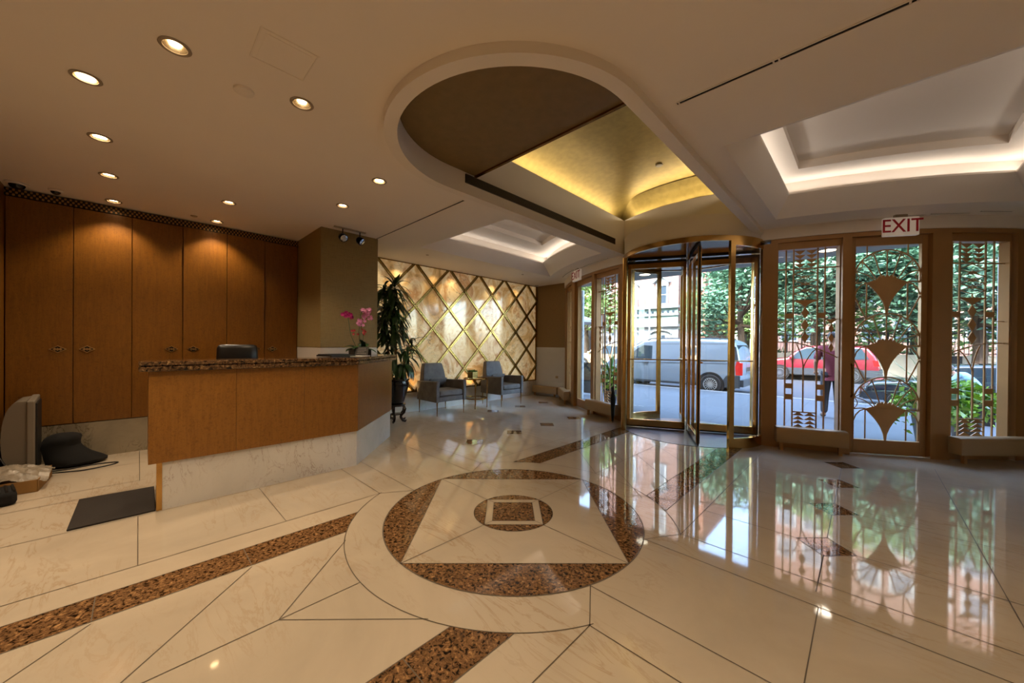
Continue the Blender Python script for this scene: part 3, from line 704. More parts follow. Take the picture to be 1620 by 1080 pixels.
# track light
tk = empty('track_light', (-5.03, 2.0, CEIL)); tag(tk, 'short ceiling track with two round chrome spotlight heads by the papered column', 'track light')
b = MB(); b.box(-.018, .018, -.21, .21, -.015, 0); b.build('track', 'trimring', tk, smooth=0)
for y, az in ((-.10, .1), (.13, .6)):
    h = MB(); h.tube([(0, y, -.015), (0, y, -.085)], .007, 8); 
    d = Vector((.72*math.cos(az), .72*math.sin(az), -.5)).normalized(); c = Vector((0, y, -.125))
    h.tube([c-d*.045, c-d*.035, c-d*.01, c+d*.035, c+d*.045], [.008, .036, .052, .056, .054], 18); hd = h.build('spot_head', 'blackm', tk)
    l_ = MB(); l_.tube([c+d*.044, c+d*.050], [.048, .034], 18); l_.build('lens', 'chrome', hd)
# linear air slots
def slot(pts, w, label, breaks=()):
    t = empty('linear_air_slot', (0, 0, 0)); tag(t, label, 'air slot')
    fb_ = MB(); db_ = MB()
    for a, c in zip(pts, pts[1:]):
        a = Vector(a); c = Vector(c); d = (c-a).normalized(); n = Vector((-d.y, d.x, 0)); e = d*.0
        fb_.bar(a+n*(w+.004)-Vector((0, 0, .002)), c+n*(w+.004)-Vector((0, 0, .002)), n*.004, (0, 0, .003)); fb_.bar(a-n*(w+.004)-Vector((0, 0, .002)), c-n*(w+.004)-Vector((0, 0, .002)), n*.004, (0, 0, .003))
        db_.bar(a-Vector((0, 0, .001)), c-Vector((0, 0, .001)), n*w, (0, 0, .0012))
    a, c = Vector(pts[0]), Vector(pts[-1]); d = (c-a).normalized()
    fb_.build('slot_frame', 'trim', t, smooth=0); db_.build('slot_opening', 'dark', t, smooth=0)
    if breaks:
        for x in breaks: MB().box(x-.004, x+.004, pts[0][1]-w-.003, pts[0][1]+w+.003, CEIL-.006, CEIL-.001).build('slot_clip', 'trim', t, smooth=0)
slot([(-.88, 2.395, CEIL), (2.2, 2.42, CEIL)], .010, 'long dark linear air slot in the ceiling right of the rounded recess', (-.868, -.375, -.35, .127, .15))
slot([(-5.19, 2.445, CEIL), (-3.12, 2.432, CEIL)], .010, 'dark linear air slot running from the papered column to the rounded recess')
def arcslot(t0, t1, label, R=4.30): slot([tuple(fp(t0+(t1-t0)*k/8, R, CEIL)) for k in range(9)], .007, label)
arcslot(-43.5, -32.5, 'short curved air slot in the ceiling above the left exit door', 4.36); arcslot(-31, -18, 'curved air slot in the ceiling between left exit sign and revolving door')
arcslot(17, 29.5, 'thin curved air slot in the ceiling left of the right exit sign', 4.24); arcslot(31.5, 34.5, 'shortest curved air slot just right of the right exit sign', 4.29)
arcslot(35.2, 40.5, 'curved air slot in the middle of the row right of the right exit sign', 4.31); arcslot(41.2, 45.8, 'curved air slot at the far right end of the row', 4.36)

# ---------------------------------------------------------------- glass front
def fpart(name, parts, mat, parent, **k):
    mb = MB()
    for p in parts: farc(mb, *p)
    o = mb.build(name, mat, parent, **k); o['kind'] = 'structure'; return o
# upper wall over the glass, closing the building
fb_ = MB(); farc(fb_, -60, 60, 4.06, 4.16, 2.86, 3.98, 60); farc(fb_, -60, -13, 4.08, 4.24, 2.71, 2.868, 24); farc(fb_, 13, 60, 4.08, 4.24, 2.71, 2.868, 24)
struct(fb_.build('wall_front', 'trim', smooth=30), 'white curved band above the glass front')
fb_ = MB(); farc(fb_, 14.5, 60, 4.08, 4.21, 2.66, 2.71); farc(fb_, -60, -14.5, 4.08, 4.21, 2.66, 2.71)
struct(fb_.build('trim_5', 'bronze', smooth=30))
SC = {}
def posts(sg):
    r = (4.06, 4.215)
    L = lambda a, b: (a, b) if sg > 0 else (-b, -a)
    fpart('trim_6', [(*L(13.3, 15.5), *r, 0, 2.66, 3), (*L(24.4, 25.6), 4.06, 4.23, 0, 2.66, 2), (*L(36.6, 39.3), *r, 0, 2.66, 3), (*L(49.9, 52.5), *r, 0, 2.66, 3), (*L(52.5, 58), 4.06, 4.20, 0, 2.66, 4)], 'bronze', None, smooth=30)
posts(1); posts(-1)
# ornamental grille panels. local frame: u 0..1 across, z up
def panel_frame(t0, t1, R):
    a = fp(t0, R); b = fp(t1, R); d = (b-a); Wd = d.length; d.normalize(); n = Vector((d.y, -d.x, 0))  # n towards the room
    if n.dot(Vector((FC[0], FC[1], 0))-a) > 0: n = -n
    return a, d, Wd, n
def screen_window(name, t0, t1, mirror, label, glabel):
    a, d, Wd, n = panel_frame(t0, t1, 4.13)
    st = empty(name, a); struct(st, label)
    P = lambda u, z, e=0: (d*((1-u if mirror else u)*Wd)+n*e+Vector((0, 0, z)))
    Z0, Z1 = .25, 2.57
    f = MB()
    # frame: sill, head, jambs
    f.bar(P(0, .125), P(1, .125), (0, 0, .125), n*.05); f.bar(P(0, 2.615), P(1, 2.615), (0, 0, .045), n*.05)
    for u in (-.01, 1.01): f.bar(P(u, .0), P(u, 2.66), d*.012, n*.05)
    o = f.build('window_frame', 'bronze', st, smooth=0); o['kind'] = 'structure'
    g = MB(); g.bar(P(0, (Z0+Z1)/2, -.045), P(1, (Z0+Z1)/2, -.045), (0, 0, (Z1-Z0)/2), n*.003); o = g.build('window_glass', 'glass', st, smooth=0); o['kind'] = 'structure'
    s = MB(); tb = .0078; E = 0
    def line(u0, z0, u1, z1, w=tb, dd=.006):
        p, q = P(u0, z0, E), P(u1, z1, E); t = (q-p).normalized(); wv = n.cross(t).normalized()*w; s.bar(p, q, wv, n*dd)
    def curve(pts, w=tb*.9): s.tube([P(u, z, E) for u, z in pts], w, 6)
    def poly(pts, e=.004): s.ext([P(u, z, E-e) for u, z in pts], n*2*e)
    B = (.157, .283, .673, .79); cu = .478
    line(.157, Z0, .157, Z1); line(.283, Z0, .283, Z1); line(.673, Z0, .673, Z1); line(.79, Z0, .79, Z1)
    line(0, 2.32, 1, 2.32)
    for uc in (.385, .575):
        for k in range(4):
            zt = 2.555-.057*k; poly([(uc-.092, zt), (uc+.092, zt), (uc, zt-.055)])
            zb = .262+.052*k; poly([(uc-.10, zb-.0), (uc+.10, zb), (uc, zb+.048)])
    cz = [2.312, 2.208, 2.123, 2.038, 1.957]; sz = [2.25, 2.166, 2.08, 1.995]
    for k in range(4):
        for us in (B[1], B[2]):
            line(cu, cz[k], us, sz[k], .0045, .0045); line(us, sz[k], cu, cz[k+1], .0045, .0045)
    for k in (1, 2, 3):
        for sg in (-1, 1):
            line(cu, cz[k]+.02, cu+sg*.06, cz[k], .0045, .0045); line(cu+sg*.06, cz[k], cu, cz[k]-.02, .0045, .0045)
    line(cu, 1.957, cu, 1.915, .004); line(B[1], 1.906, B[2], 1.906, .007)
    poly([(B[1]+.02, 1.90), (B[2]-.02, 1.90), (cu+.05, 1.855), (cu+.012, 1.825), (cu-.012, 1.825), (cu-.05, 1.855)])
    zz = [1.829, 1.669, 1.51, 1.356]
    for k in range(3): poly([(cu, zz[k]), (cu+.062, (zz[k]+zz[k+1])/2), (cu, zz[k+1]), (cu-.062, (zz[k]+zz[k+1])/2)], .006)
    for (ua, ub) in ((B[0], B[1]), (B[2], B[3])):
        for z0, z1 in ((1.677, 1.745), (.765, .83), (.62, .69)): poly([(ua, z0), (ub, z0), (ub, z1), (ua, z1)], .005)
    line(0, 1.63, B[0], 1.63, .004); line(B[3], 1.66, 1, 1.66, .004)
    pu = .895
    poly([(pu-.08, 1.655), (pu+.08, 1.655), (pu+.02, 1.615), (pu, 1.60), (pu-.02, 1.615)])
    zz = [1.605, 1.485, 1.365, 1.24]
    for k in range(3): poly([(pu, zz[k]), (pu+.042, (zz[k]+zz[k+1])/2), (pu, zz[k+1]), (pu-.042, (zz[k]+zz[k+1])/2)], .006)
    curve([(0, 1.37), (B[0], 1.372), (.26, 1.37), (.36, 1.355), (.48, 1.335), (.6, 1.305), (.7, 1.28), (.8, 1.25), (.9, 1.215), (1, 1.175)])
    curve([(.345, 1.345), (.38, 1.29), (.415, 1.22), (.44, 1.15), (.455, 1.08), (.458, 1.04)]); curve([(.665, 1.285), (.60, 1.24), (.54, 1.17), (.49, 1.10), (.462, 1.04)])
    line(.458, 1.05, .458, .465); line(B[1], .463, B[2], .463)
    g_ = s.build('window_grille', 'grille', st, smooth=30); g_['kind'] = 'structure'; g_['label'] = glabel
    return st
gl = 'champagne metal geometric grille'
screen_window('window_1', 15.5, 24.4, False, 'tall front window with geometric grille right of the revolving door', gl)
screen_window('window_2', 38.4, 49.3, True, 'tall front window with geometric grille at the far right', gl)
screen_window('window_3', -24.4, -15.5, True, 'tall front window with geometric grille left of the revolving door', gl)
screen_window('window_4', -49.3, -38.4, False, 'tall front window with geometric grille beside the bronze end wall', gl)
# hinged doors
def glass_door(name, t0, t1, fan, label):
    a, d, Wd, n = panel_frame(t0, t1, 4.14)
    st = empty(name, a); struct(st, label)
    P = lambda x, z, e=0: d*x+n*e+Vector((0, 0, z))
    f = MB(); sw = .058
    f.bar(P(sw/2, .01), P(sw/2, 2.66), d*sw/2, n*.025); f.bar(P(Wd-sw/2, .01), P(Wd-sw/2, 2.66), d*sw/2, n*.025)
    f.bar(P(sw, .095), P(Wd-sw, .095), (0, 0, .085), n*.025); f.bar(P(sw, 2.605), P(Wd-sw, 2.605), (0, 0, .055), n*.025)
    for x in (sw, Wd-sw): f.bar(P(x, .18, .02), P(x, 2.55, .02), d*.006, n*.01)
    o = f.build('door_frame', 'bronze', st, smooth=0, bevel=.003); o['kind'] = 'structure'
    g = MB(); g.bar(P(sw, 1.365, -.01), P(Wd-sw, 1.365, -.01), (0, 0, 1.185), n*.003); o = g.build('door_glass', 'glassd', st, smooth=0); o['kind'] = 'structure'
    h = MB(); hx = sw*.5 if t0 > 0 else Wd-sw*.5
    h.tube([P(hx, .70, .028), P(hx, .72, .06), P(hx, 1.08, .06), P(hx, 1.10, .028)], .012, 8); o = h.build('door_handle', 'brassd', st); o['kind'] = 'structure'
    if fan:
        s = MB(); x0, x1 = sw, Wd-sw; w = x1-x0; R = w*.495; xc = (x0+x1)/2; pitch_ = .772; E = .012
        def tb(pts, r=.0075): s.tube([P(x, z, E) for x, z in pts], r, 6)
        for k in range(3):
            zt = 2.55-.055-k*pitch_; zc = zt-R*1.0
            an = [math.radians(-12+204*i/40) for i in range(41)]
            clampx = lambda x: min(max(x, x0+.004), x1-.004)
            arcp = [(clampx(xc+R*math.cos(t)), zc+R*math.sin(t)*1.0) for t in an]
            tb(arcp, .0085)
            wz = zc-R*.18; cu_ = R*.62     # wings of the cup
            tip = zt-pitch_+.0
            # spokes and scallops
            sp = [math.radians(-12+204*i/8) for i in range(9)]
            ends = [(clampx(xc+R*math.cos(t)), zc+R*math.sin(t)) for t in sp]
            for i, (ex, ez) in enumerate(ends):
                if i in (0, 8):
                    sx = xc+(cu_ if i == 0 else -cu_); tb([(sx, wz), ((sx+ex)/2, (wz+ez)/2+.006), (ex, ez)]); continue
                f_ = (ex-xc)/R; bx = xc+f_*.30*R*(1.25 if abs(f_) > .7 else 1); bz = wz+.02
                mx_, mz_ = (ex+bx)/2, (ez+bz)/2; bow = .035*f_
                tb([(bx, bz), (bx*.65+ex*.35+bow*.3*1, bz*.65+ez*.35+abs(bow)*.9), (mx_*.7+ex*.3, mz_*.7+ez*.3+abs(bow)*.6), (ex, ez)], .0065)
            for p_, q_ in zip(ends, ends[1:]):
                mx_, mz_ = (p_[0]+q_[0])/2, (p_[1]+q_[1])/2; v = Vector((xc-mx_, zc-mz_)).normalized()*.05
                pts = []
                for j in range(7):
                    u = j/6; w_ = math.sin(PI*u); pts.append((clampx(p_[0]*(1-u)+q_[0]*u+v.x*w_*.75), p_[1]*(1-u)+q_[1]*u+v.y*w_*.75))
                tb(pts, .0048)
            # cup
            top = []
            nb = 5
            for i in range(nb*4+1):
                u = i/(nb*4); x = xc-.30*R+.60*R*u; top.append((x, wz+.035+.03*abs(math.sin(PI*u*nb))+.03*math.sin(PI*u)))
            rightc = [(xc+cu_*(1-u)**1.0+0*u if 0 else xc+cu_*(1-u)**1.9+.012*u, wz+(tip-wz)*u) for u in (0, .1, .2, .32, .45, .6, .8, 1)]
            leftc = [(2*xc-x, z) for x, z in reversed(rightc)]
            outl = [(xc-cu_, wz)]+top+[(xc+cu_, wz)]+rightc[1:]+leftc[:-1]
            # split into a fan of quads around the axis: build front face as strips
            zs_ = [wz+(tip-wz)*u for u in (0, .1, .2, .32, .45, .6, .8, 1)]
            prev = None
            loops = []
            for u, z in zip((0, .1, .2, .32, .45, .6, .8, 1), zs_):
                hw = cu_*(1-u)**1.9+.010; loops.append([P(xc-hw, z, E+.004), P(xc, z, E+.012), P(xc+hw, z, E+.004), P(xc+hw, z, E-.006), P(xc-hw, z, E-.006)])
            s.loft(loops, 0, True, True, True)
            nseg = len(top)-1
            for i in range(nseg):
                (xa, za_), (xb, zb_) = top[i], top[i+1]
                s.ext([P(xa, wz-.002, E-.006), P(xb, wz-.002, E-.006), P(xb, zb_, E-.006), P(xa, za_, E-.006)], n*.012)
            for sg in (-1, 1): s.ext([P(xc+sg*cu_, wz, E-.006), P(xc+sg*.30*R, wz, E-.006), P(xc+sg*.30*R, wz+.037, E-.006)], n*.012)
            # side posts and lower quarter arcs
            zn = zt-pitch_
            for sg in (-1, 1):
                xs = xc+sg*cu_; 
                zlow = (zn-R+math.sqrt(R*R-cu_*cu_)) if k < 2 else .19
                tb([(xs, wz), (xs, zlow)], .0075)
                if k == 0: tb([(xs, 2.55), (xs, zc+math.sqrt(R*R-cu_*cu_))], .0075)
                xe = xc+sg*R*.99
                tb([(xs, wz-.005), (xs+(xe-xs)*.45, wz-.03), (xs+(xe-xs)*.8, wz-.085), (xe, wz-.16)], .0075)
                if k < 2: tb([(xe, wz-.17), ((xs+xe)/2, (wz-.17+zlow)/2-.008), (xs, zlow)], .0075)
                else: tb([(xe, wz-.16), (xe, .19)], .0075)
        g_ = s.build('door_grille', 'grille', st, smooth=35); g_['kind'] = 'structure'; g_['label'] = 'champagne metal grille of three stacked fans'
    return st
glass_door('door_1', 25.65, 36.55, True, 'bronze framed glass exit door with stacked fan grille')
glass_door('door_2', -36.55, -25.65, False, 'bronze framed clear glass exit door at the left')
# exit signs
def exit_sign(th, label):
    c = fp(th, 4.34, 0); a, b = fp(th-1, 4.3), fp(th+1, 4.3); d = (b-a).normalized(); 
    t = empty('exit_sign', (c.x, c.y, 2.71), math.atan2(d.y, d.x)); tag(t, label, 'exit sign', 'exit signs over the hinged doors')
    b = MB(); b.box(-.165, .165, -.02, .03, -.105, .105); b.build('sign_box', 'signw', t, smooth=0, bevel=.004)
    b = MB(); b.box(-.06, .06, -.01, .02, .105, .142); b.build('mount', 'trimring', t, smooth=0)
    x = text('lettering', 'EXIT', .215, 'redpaint', t, .002, bold=.001); x.rotation_euler = (PI/2, 0, 0); x.location = (0, -.023, 0); x.scale = (.90, 1, 1)
exit_sign(31.0, 'red and white EXIT sign over the fan grille door'); exit_sign(-31.0, 'red and white EXIT sign over the left clear glass door')
# convector heaters
def heater(p0, p1, label, z0=.10, z1=.29, dep=.13):
    p0 = Vector(p0); p1 = Vector(p1); d = (p1-p0); L = d.length; d.normalize(); a = math.atan2(d.y, d.x)
    t = empty('convector_heater', (p0.x, p0.y, 0), a); tag(t, label, 'heater', 'low convector heaters along the glass front')
    prof = [(0, z0), (-dep, z0), (-dep, z1-.03), (-dep+.012, z1-.008), (-dep+.03, z1), (0, z1)]
    b = MB(); b.loft([[(x, y, z) for y, z in prof] for x in (0, L)], 0, True, True, True); b.build('casing', 'bronzel', t, smooth=40)
    for x in (L*.08, L*.9): 
        b = MB(); b.box(x-.018, x+.018, -dep+.02, -dep+.055, 0, z0); b.build('foot', 'bronze', t, smooth=0)
heater(fp(15.2, 4.25), fp(24.8, 4.25), 'beige convector heater under the window right of the revolving door')
heater(fp(38.6, 4.25), fp(51, 4.25), 'beige convector heater under the far right window')
heater(fp(-25.2, 4.25), fp(-14.8, 4.25), 'beige convector heater under the window left of the revolving door')
heater(fp(-50.5, 4.25), fp(-39.0, 4.25), 'beige convector heater under the narrow window near the end wall')
heater((-6.26, 7.33, 0), (-5.48, 7.33, 0), 'beige convector heater against the end wall in the corner', .08, .25)

# ---------------------------------------------------------------- revolving door
rv = empty('revolving_door', (RC[0], RC[1], 0)); tag(rv, 'brass framed four wing revolving door in the middle of the glass front', 'revolving door')
Rr = .95; dg = math.radians
b = MB(); b.arc((0, 0), .945, .985, 0, 2*PI, 2.655, 2.722, 64); b.build('header_ring', 'brass', rv)
b = MB(); b.lathe([(.001, 2.665), (.944, 2.665), (.944, 2.70), (.001, 2.70)], seg=64); b.build('drum_ceiling', metal('dark_bronze_soffit', '5a4630', .12), rv)
for s, nm in ((0, 'right'), (PI, 'left')):
    a0, a1 = s-dg(43), s+dg(43)
    b = MB(); b.arc((0, 0), .945, .985, a0, a1, 0, .13, 28); b.arc((0, 0), .945, .985, a0, a1, 2.60, 2.655, 28); b.build('curved_rail', 'brass', rv)
    b = MB(); b.arc((0, 0), .962, .968, a0+.05, a1-.05, .13, 2.60, 28); b.build('curved_glass', 'glass', rv)
    for k, aa in enumerate((a0, a1)):
        b = MB()
        if s == PI and k == 1:   # rounded inner post on the left (front side)
            b.tube([(.985*math.cos(aa), .985*math.sin(aa), z) for z in (0, .02, 2.655)], [.035, .04, .04], 16)
        else:
            e = dg(3.6)*(1 if k == 0 else -1); b.arc((0, 0), .94, .99, min(aa, aa+e), max(aa, aa+e), 0, 2.655, 4)
        b.build('post', 'brass', rv)
    b = MB(); b.arc((0, 0), .94, .992, s-dg(6), s-dg(1), 0, 2.655, 4); b.build('mullion', 'brassd', rv)
b = MB(); b.tube([(0, 0, .0), (0, 0, 2.665)], .028, 16); b.build('centre_shaft', 'brassd', rv)
b = MB(); b.lathe([(.001, 0), (.94, 0), (.94, .004), (.001, .004)], seg=64); b.build('floor_disc', simple('grey_entrance_mat', '50545c', .3, var=.15, vs=30), rv)
for k, az in enumerate((-64, 26, 116, 206)):
    w = empty('door_wing', (0, 0, 0), dg(az)); w.parent = rv
    x0, x1, z0, z1 = .045, .90, .03, 2.615
    b = MB(); t = .022
    b.box(x0, x0+.045, -t, t, z0, z1); b.box(x1-.045, x1, -t, t, z0, z1); b.box(x0, x1, -t, t, z0, z0+.10); b.box(x0, x1, -t, t, z1-.08, z1)
    b.build('wing_frame', 'brass', w, smooth=0, bevel=.003)
    b = MB(); b.box(x1, x1+.032, -.008, .008, z0, z1); b.box(x0, x1+.03, -.006, .006, z1, z1+.04); b.box(x0, x1+.03, -.006, .006, .008, z0); b.build('weather_strip', 'black', w, smooth=0)
    b = MB(); b.box(x0+.045, x1-.045, -.003, .003, z0+.10, z1-.08); b.build('wing_glass', 'glassd', w, smooth=0)
    b = MB(); b.tube([(x0+.02, .045, 1.09), (x1-.02, .045, 1.09)], .009, 8); b.box(x0+.02, x0+.03, .02, .045, 1.08, 1.10); b.box(x1-.03, x1-.02, .02, .045, 1.08, 1.10); b.build('push_bar', 'brass', w)
# leaning umbrella beside the left post
um = empty('folded_umbrella', (-3.06, 5.60, 0)); tag(um, 'folded black umbrella standing between heater and revolving door', 'umbrella')
b = MB(); b.tube([(0, 0, .02), (0, 0, .12), (0, 0, .4), (0, 0, .62)], [.008, .03, .045, .012], 10); b.build('canopy', 'cloth', um)
b = MB(); b.tube([(0, 0, .6), (0, 0, .76), (.01, 0, .79), (.03, 0, .8), (.045, 0, .78), (.045, 0, .75)], .008, 8); b.build('handle', 'black', um); MB().tube([(0, 0, 0), (0, 0, .03)], .004, 6).build('tip', 'black', um)

# ---------------------------------------------------------------- lounge furniture
def armchair(loc, rz, label):
    t = empty('armchair', loc, rz); tag(t, label, 'armchair', 'charcoal velvet armchairs by the onyx wall')   # faces local +X, 0.66 wide
    b = MB(); b.box(-.31, .30, -.27, .27, .255, .345); b.build('seat_frame', 'velvet', t, smooth=60, bevel=.012)
    b = MB(); b.box(-.20, .305, -.262, .262, .35, .455); b.build('seat_cushion', 'velvet', t, smooth=60, bevel=.03)
    for s in (-1, 1):
        b = MB(); y0, y1 = sorted((s*.272, s*.34)); 
        b.loft([[(x, y, z) for y, z in ((y0, .25), (y1, .25), (y1, zt), (y0, zt))] for x, zt in ((-.34, .60), (-.1, .612), (.315, .63))], 0, True, True, True); b.build('armrest', 'velvet', t, smooth=60, bevel=.012)
    b = MB(); lo = []
    for z, x0, x1, w in ((.25, -.345, -.22, .272), (.60, -.375, -.24, .262), (.80, -.395, -.275, .232), (.915, -.405, -.30, .205), (.93, -.40, -.315, .19)):
        lo.append([(x0, -w, z), (x1, -w, z), (x1, w, z), (x0, w, z)])
    b.loft(lo, 0, True, True, True); b.build('backrest', 'velvet', t, smooth=60, bevel=.02)
    b = MB(); n = 14; top = []; bot = []
    for i in range(n+1):
        u = -1+2*i/n; th = .045*(1-u**4)+.004
        top.append([(th*math.cos(a)*.9-.17+.05*math.sin(a), u*.20, .56+.10*math.sin(a)*(1-.15*u*u)) for a in (2*PI*k/12 for k in range(12))])
    b.loft(top, 0, True, True, True); b.build('lumbar_cushion', 'velvet', t, smooth=80)
    for x, y in ((.28, -.30), (.28, .30), (-.31, -.30), (-.31, .30)):
        b = MB(); b.tube([(x, y, .25), (x*1.0, y, .0)], [.014, .006], 10); b.build('leg', 'brassd', t)
armchair((-5.80, 4.05, 0), 0, 'charcoal velvet armchair nearest the tall potted plant')
armchair((-5.74, 5.60, 0), 0, 'charcoal velvet armchair right of the round side table')
st = empty('side_table', (-5.80, 4.88, 0)); tag(st, 'round brass side table with glass top between the armchairs', 'side table')
for z, r, nm in ((.60, .245, 'table_top'), (.20, .235, 'shelf')):
    b = MB(); n = 36; b.loft([[(rr*math.cos(2*PI*k/n), rr*math.sin(2*PI*k/n), zz) for k in range(n)] for rr, zz in ((r-.012, z-.012), (r, z-.012), (r, z+.012), (r-.012, z+.012), (r-.012, z-.012))]); rr2 = b.build(nm, 'brassd', st)
    b = MB(); b.lathe([(.001, z-.004), (r-.014, z-.004), (r-.014, z+.004), (.001, z+.004)], seg=36); b.build('glass_plate', 'glassd', rr2)
for k in range(4):
    a = -.72+k*PI/2; b = MB(); b.tube([(.24*math.cos(a), .24*math.sin(a), 0), (.24*math.cos(a), .24*math.sin(a), .60)], .010, 10); b.build('leg', 'brassd', st)
pl = empty('succulent_planter', (-5.80, 4.80, .612), .1); tag(pl, 'small square gold planter with green succulents on the side table', 'planter')
b = MB(); b.box(-.075, .075, -.075, .075, 0, .13); b.build('pot', 'latt', pl, smooth=0, bevel=.004)
random.seed(4); b = MB()
for i in range(90):
    x, y = random.uniform(-.075, .075), random.uniform(-.075, .075); a = random.uniform(0, 2*PI); h = random.uniform(.02, .055); r = .02
    b.loft([[(x+(dx+px)*r*s_, y+(dy+py)*r*s_, .13+h*u) for dx, dy in ((0, .25), (.25, 0), (0, -.25), (-.25, 0))] for u, s_, px, py in ((0, 1, 0, 0), (.6, 1, math.cos(a)*.5, math.sin(a)*.5), (1, .1, math.cos(a)*14/10, math.sin(a)*1.4))])
b.build('succulents', 'leaf3', pl)

# strap leaf: arching from base, returns added quads
def strap(mb, base, az, up, L, w, droop, seg_=6, fold=.25):
    base = Vector(base); d = Vector((math.cos(az)*math.cos(up), math.sin(az)*math.cos(up), math.sin(up))); side = Vector((-math.sin(az), math.cos(az), 0))
    p = base.copy(); loops = []
    for i in range(seg_+1):
        u = i/seg_; ww = w*math.sin(PI*min(1, .12+.88*u))**.7 if u < 1 else .001
        n = side.cross(d).normalized()
        loops.append([p-side*ww, p-n*ww*fold, p+side*ww]); d = (d+Vector((0, 0, -droop/seg_))).normalized(); p = p+d*(L/seg_)
    mb.loft(loops, 0, False)
# tall plant in a glazed pot on a carved stand
px_, py_ = -5.66, 3.03
tp = empty('tall_potted_plant', (px_, py_, 0)); tag(tp, 'tall corn plant with drooping dark leaves in black glazed pot on carved stand', 'potted plant')
b = MB(); b.lathe([(.09, .30), (.12, .31), (.155, .42), (.19, .55), (.205, .63), (.195, .68), (.215, .70), (.215, .72), (.18, .72), (.17, .66), (.001, .66)], seg=32); b.build('pot', 'glaze', tp)
sd = MB(); sd.lathe([(.14, .26), (.15, .27), (.15, .295), (.10, .30)], seg=24)
for k in range(5):
    a = 2*PI*k/5+.5; c_, s_ = math.cos(a), math.sin(a)
    pts = [(.13, .27), (.165, .22), (.15, .16), (.10, .11), (.09, .06), (.13, .02), (.175, .012), (.19, .035)]
    sd.tube([(r*c_, r*s_, z) for r, z in pts], [.016, .026, .022, .020, .018, .02, .018, .010], 8)
sd.lathe([(.001, .11), (.10, .115), (.10, .13), (.001, .135)], seg=16); sd.build('carved_stand', 'rosewood', tp)
cn = MB()
canes = [((-.03, -.05), 1.50, (-.10, -.1)), ((.03, -.02), 1.9, (-.02, -.03)), ((.02, .05), 1.25, (.12, .10)), ((-.05, .03), .95, (-.02, .12))]
for (x, y), zt, (dx, dy) in canes: cn.tube([(x, y, .6), (x+dx*.4, y+dy*.4, (zt+.6)/2), (x+dx, y+dy, zt)], .022, 8)
cn.build('canes', 'cane', tp)
random.seed(11); lf = MB()
for i in range(300):
    z = .98+1.28*random.random()**.8; (x, y), zt, (dx, dy) = canes[i % 2 if z > 1.35 else i % 4]
    u = min(1.1, (z-.6)/(zt-.6)); az = random.uniform(0, 2*PI); up = random.uniform(.0, 1.2)
    strap(lf, (x+dx*u, y+dy*u, z), az, up, random.uniform(.30, .42), random.uniform(.020, .034), random.uniform(1.7, 3.4), 7)
for i in range(10): strap(lf, (-.02, -.03, 2.26), random.uniform(0, 6.28), random.uniform(1.0, 1.5), random.uniform(.2, .3), .026, 1.2, 6)
# keep leaves this side of the onyx wall and column
lf.v = [(max(a, -6.22-px_) if a+px_ < -6.22 else a, max(b_, 2.50-py_) if (a+px_ < -5.18 and b_+py_ < 2.50) else b_, c) for a, b_, c in lf.v]
lf.build('leaves', 'leaf', tp, smooth=60)
# low cluster of leaves over the pot rim
lf = MB()
for i in range(16): strap(lf, (random.uniform(-.05, .1), random.uniform(-.05, .15), .95), random.uniform(-.8, 1.8), random.uniform(.2, 1), .34, .035, 3.6, 7)
lf.build('lower_leaves', 'leaf', tp, smooth=60)

# ---------------------------------------------------------------- things on the desk
orc = empty('orchid_arrangement', (-4.64, 1.98, 1.15)); tag(orc, 'potted orchids with magenta and pink blooms on the desk corner', 'potted orchid')
b = MB(); b.box(-.10, .085, -.11, .11, 0, .085); b.build('pot', 'potd', orc, smooth=0, bevel=.008)
lf = MB(); random.seed(3)
for i in range(12): strap(lf, (random.uniform(-.06, .06), random.uniform(-.06, .06), .07), random.uniform(0, 2*PI), random.uniform(.5, 1.3), random.uniform(.16, .22), .028, 1.5, 5)
lf.build('leaves', 'leaf', orc, smooth=60)
def blooms(mat, centre, sr, n, r, stem):
    s_ = MB(); s_.tube(stem, .0035, 6); so_ = s_.build('stem', 'leaf', orc)
    b = MB()
    for i in range(n):
        c = Vector(centre)+Vector((random.uniform(-1, 1)*sr[0], random.uniform(-1, 1)*sr[1], random.uniform(-1, 1)*sr[2]))
        f = Vector((.75+random.uniform(-.4, .3), -.65+random.uniform(-.3, .3), random.uniform(-.3, .3))).normalized(); a = f.orthogonal().normalized(); q_ = f.cross(a)
        for k in range(5):
            t_ = 2*PI*k/5+random.uniform(-.1, .1); dd = a*math.cos(t_)+q_*math.sin(t_); e = a*-math.sin(t_)+q_*math.cos(t_)
            b.add([c, c+dd*r*.5+e*r*.42+f*.004, c+dd*r+f*.008, c+dd*r*.5-e*r*.42+f*.004], [(0, 1, 2, 3)])
    b.build('blossoms', mat, so_, smooth=60)
blooms('mag', (-.03, -.15, .50), (.03, .06, .04), 14, .027, [(0, -.04, .08), (.0, -.12, .25), (-.01, -.14, .4), (-.03, -.15, .5)])
blooms('pink', (.0, .08, .54), (.03, .07, .075), 26, .026, [(0, 0, .08), (.0, -.02, .3), (0, .0, .52), (0, .04, .60), (0, .12, .56)])
blooms('pink', (.02, .0, .42), (.02, .05, .05), 11, .025, [(.02, 0, .08), (.02, 0, .4)])
blooms('red', (.03, -.01, .30), (.03, .11, .035), 10, .018, [(.03, .02, .08), (.03, .02, .3)])
sg = empty('counter_sign', (-4.43, 1.90, 1.15), .85); tag(sg, 'small dark slanted notice plate in front of the orchids', 'desk sign')
b = MB(); b.ext([(-.075, 0, .002), (.075, 0, .002), (.075, .055, .11), (-.075, .055, .11)], (0, .006, -.003)); b.box(-.075, .075, 0, .07, 0, .004)
b.build('plate', 'slate', sg, smooth=0)
b = MB()
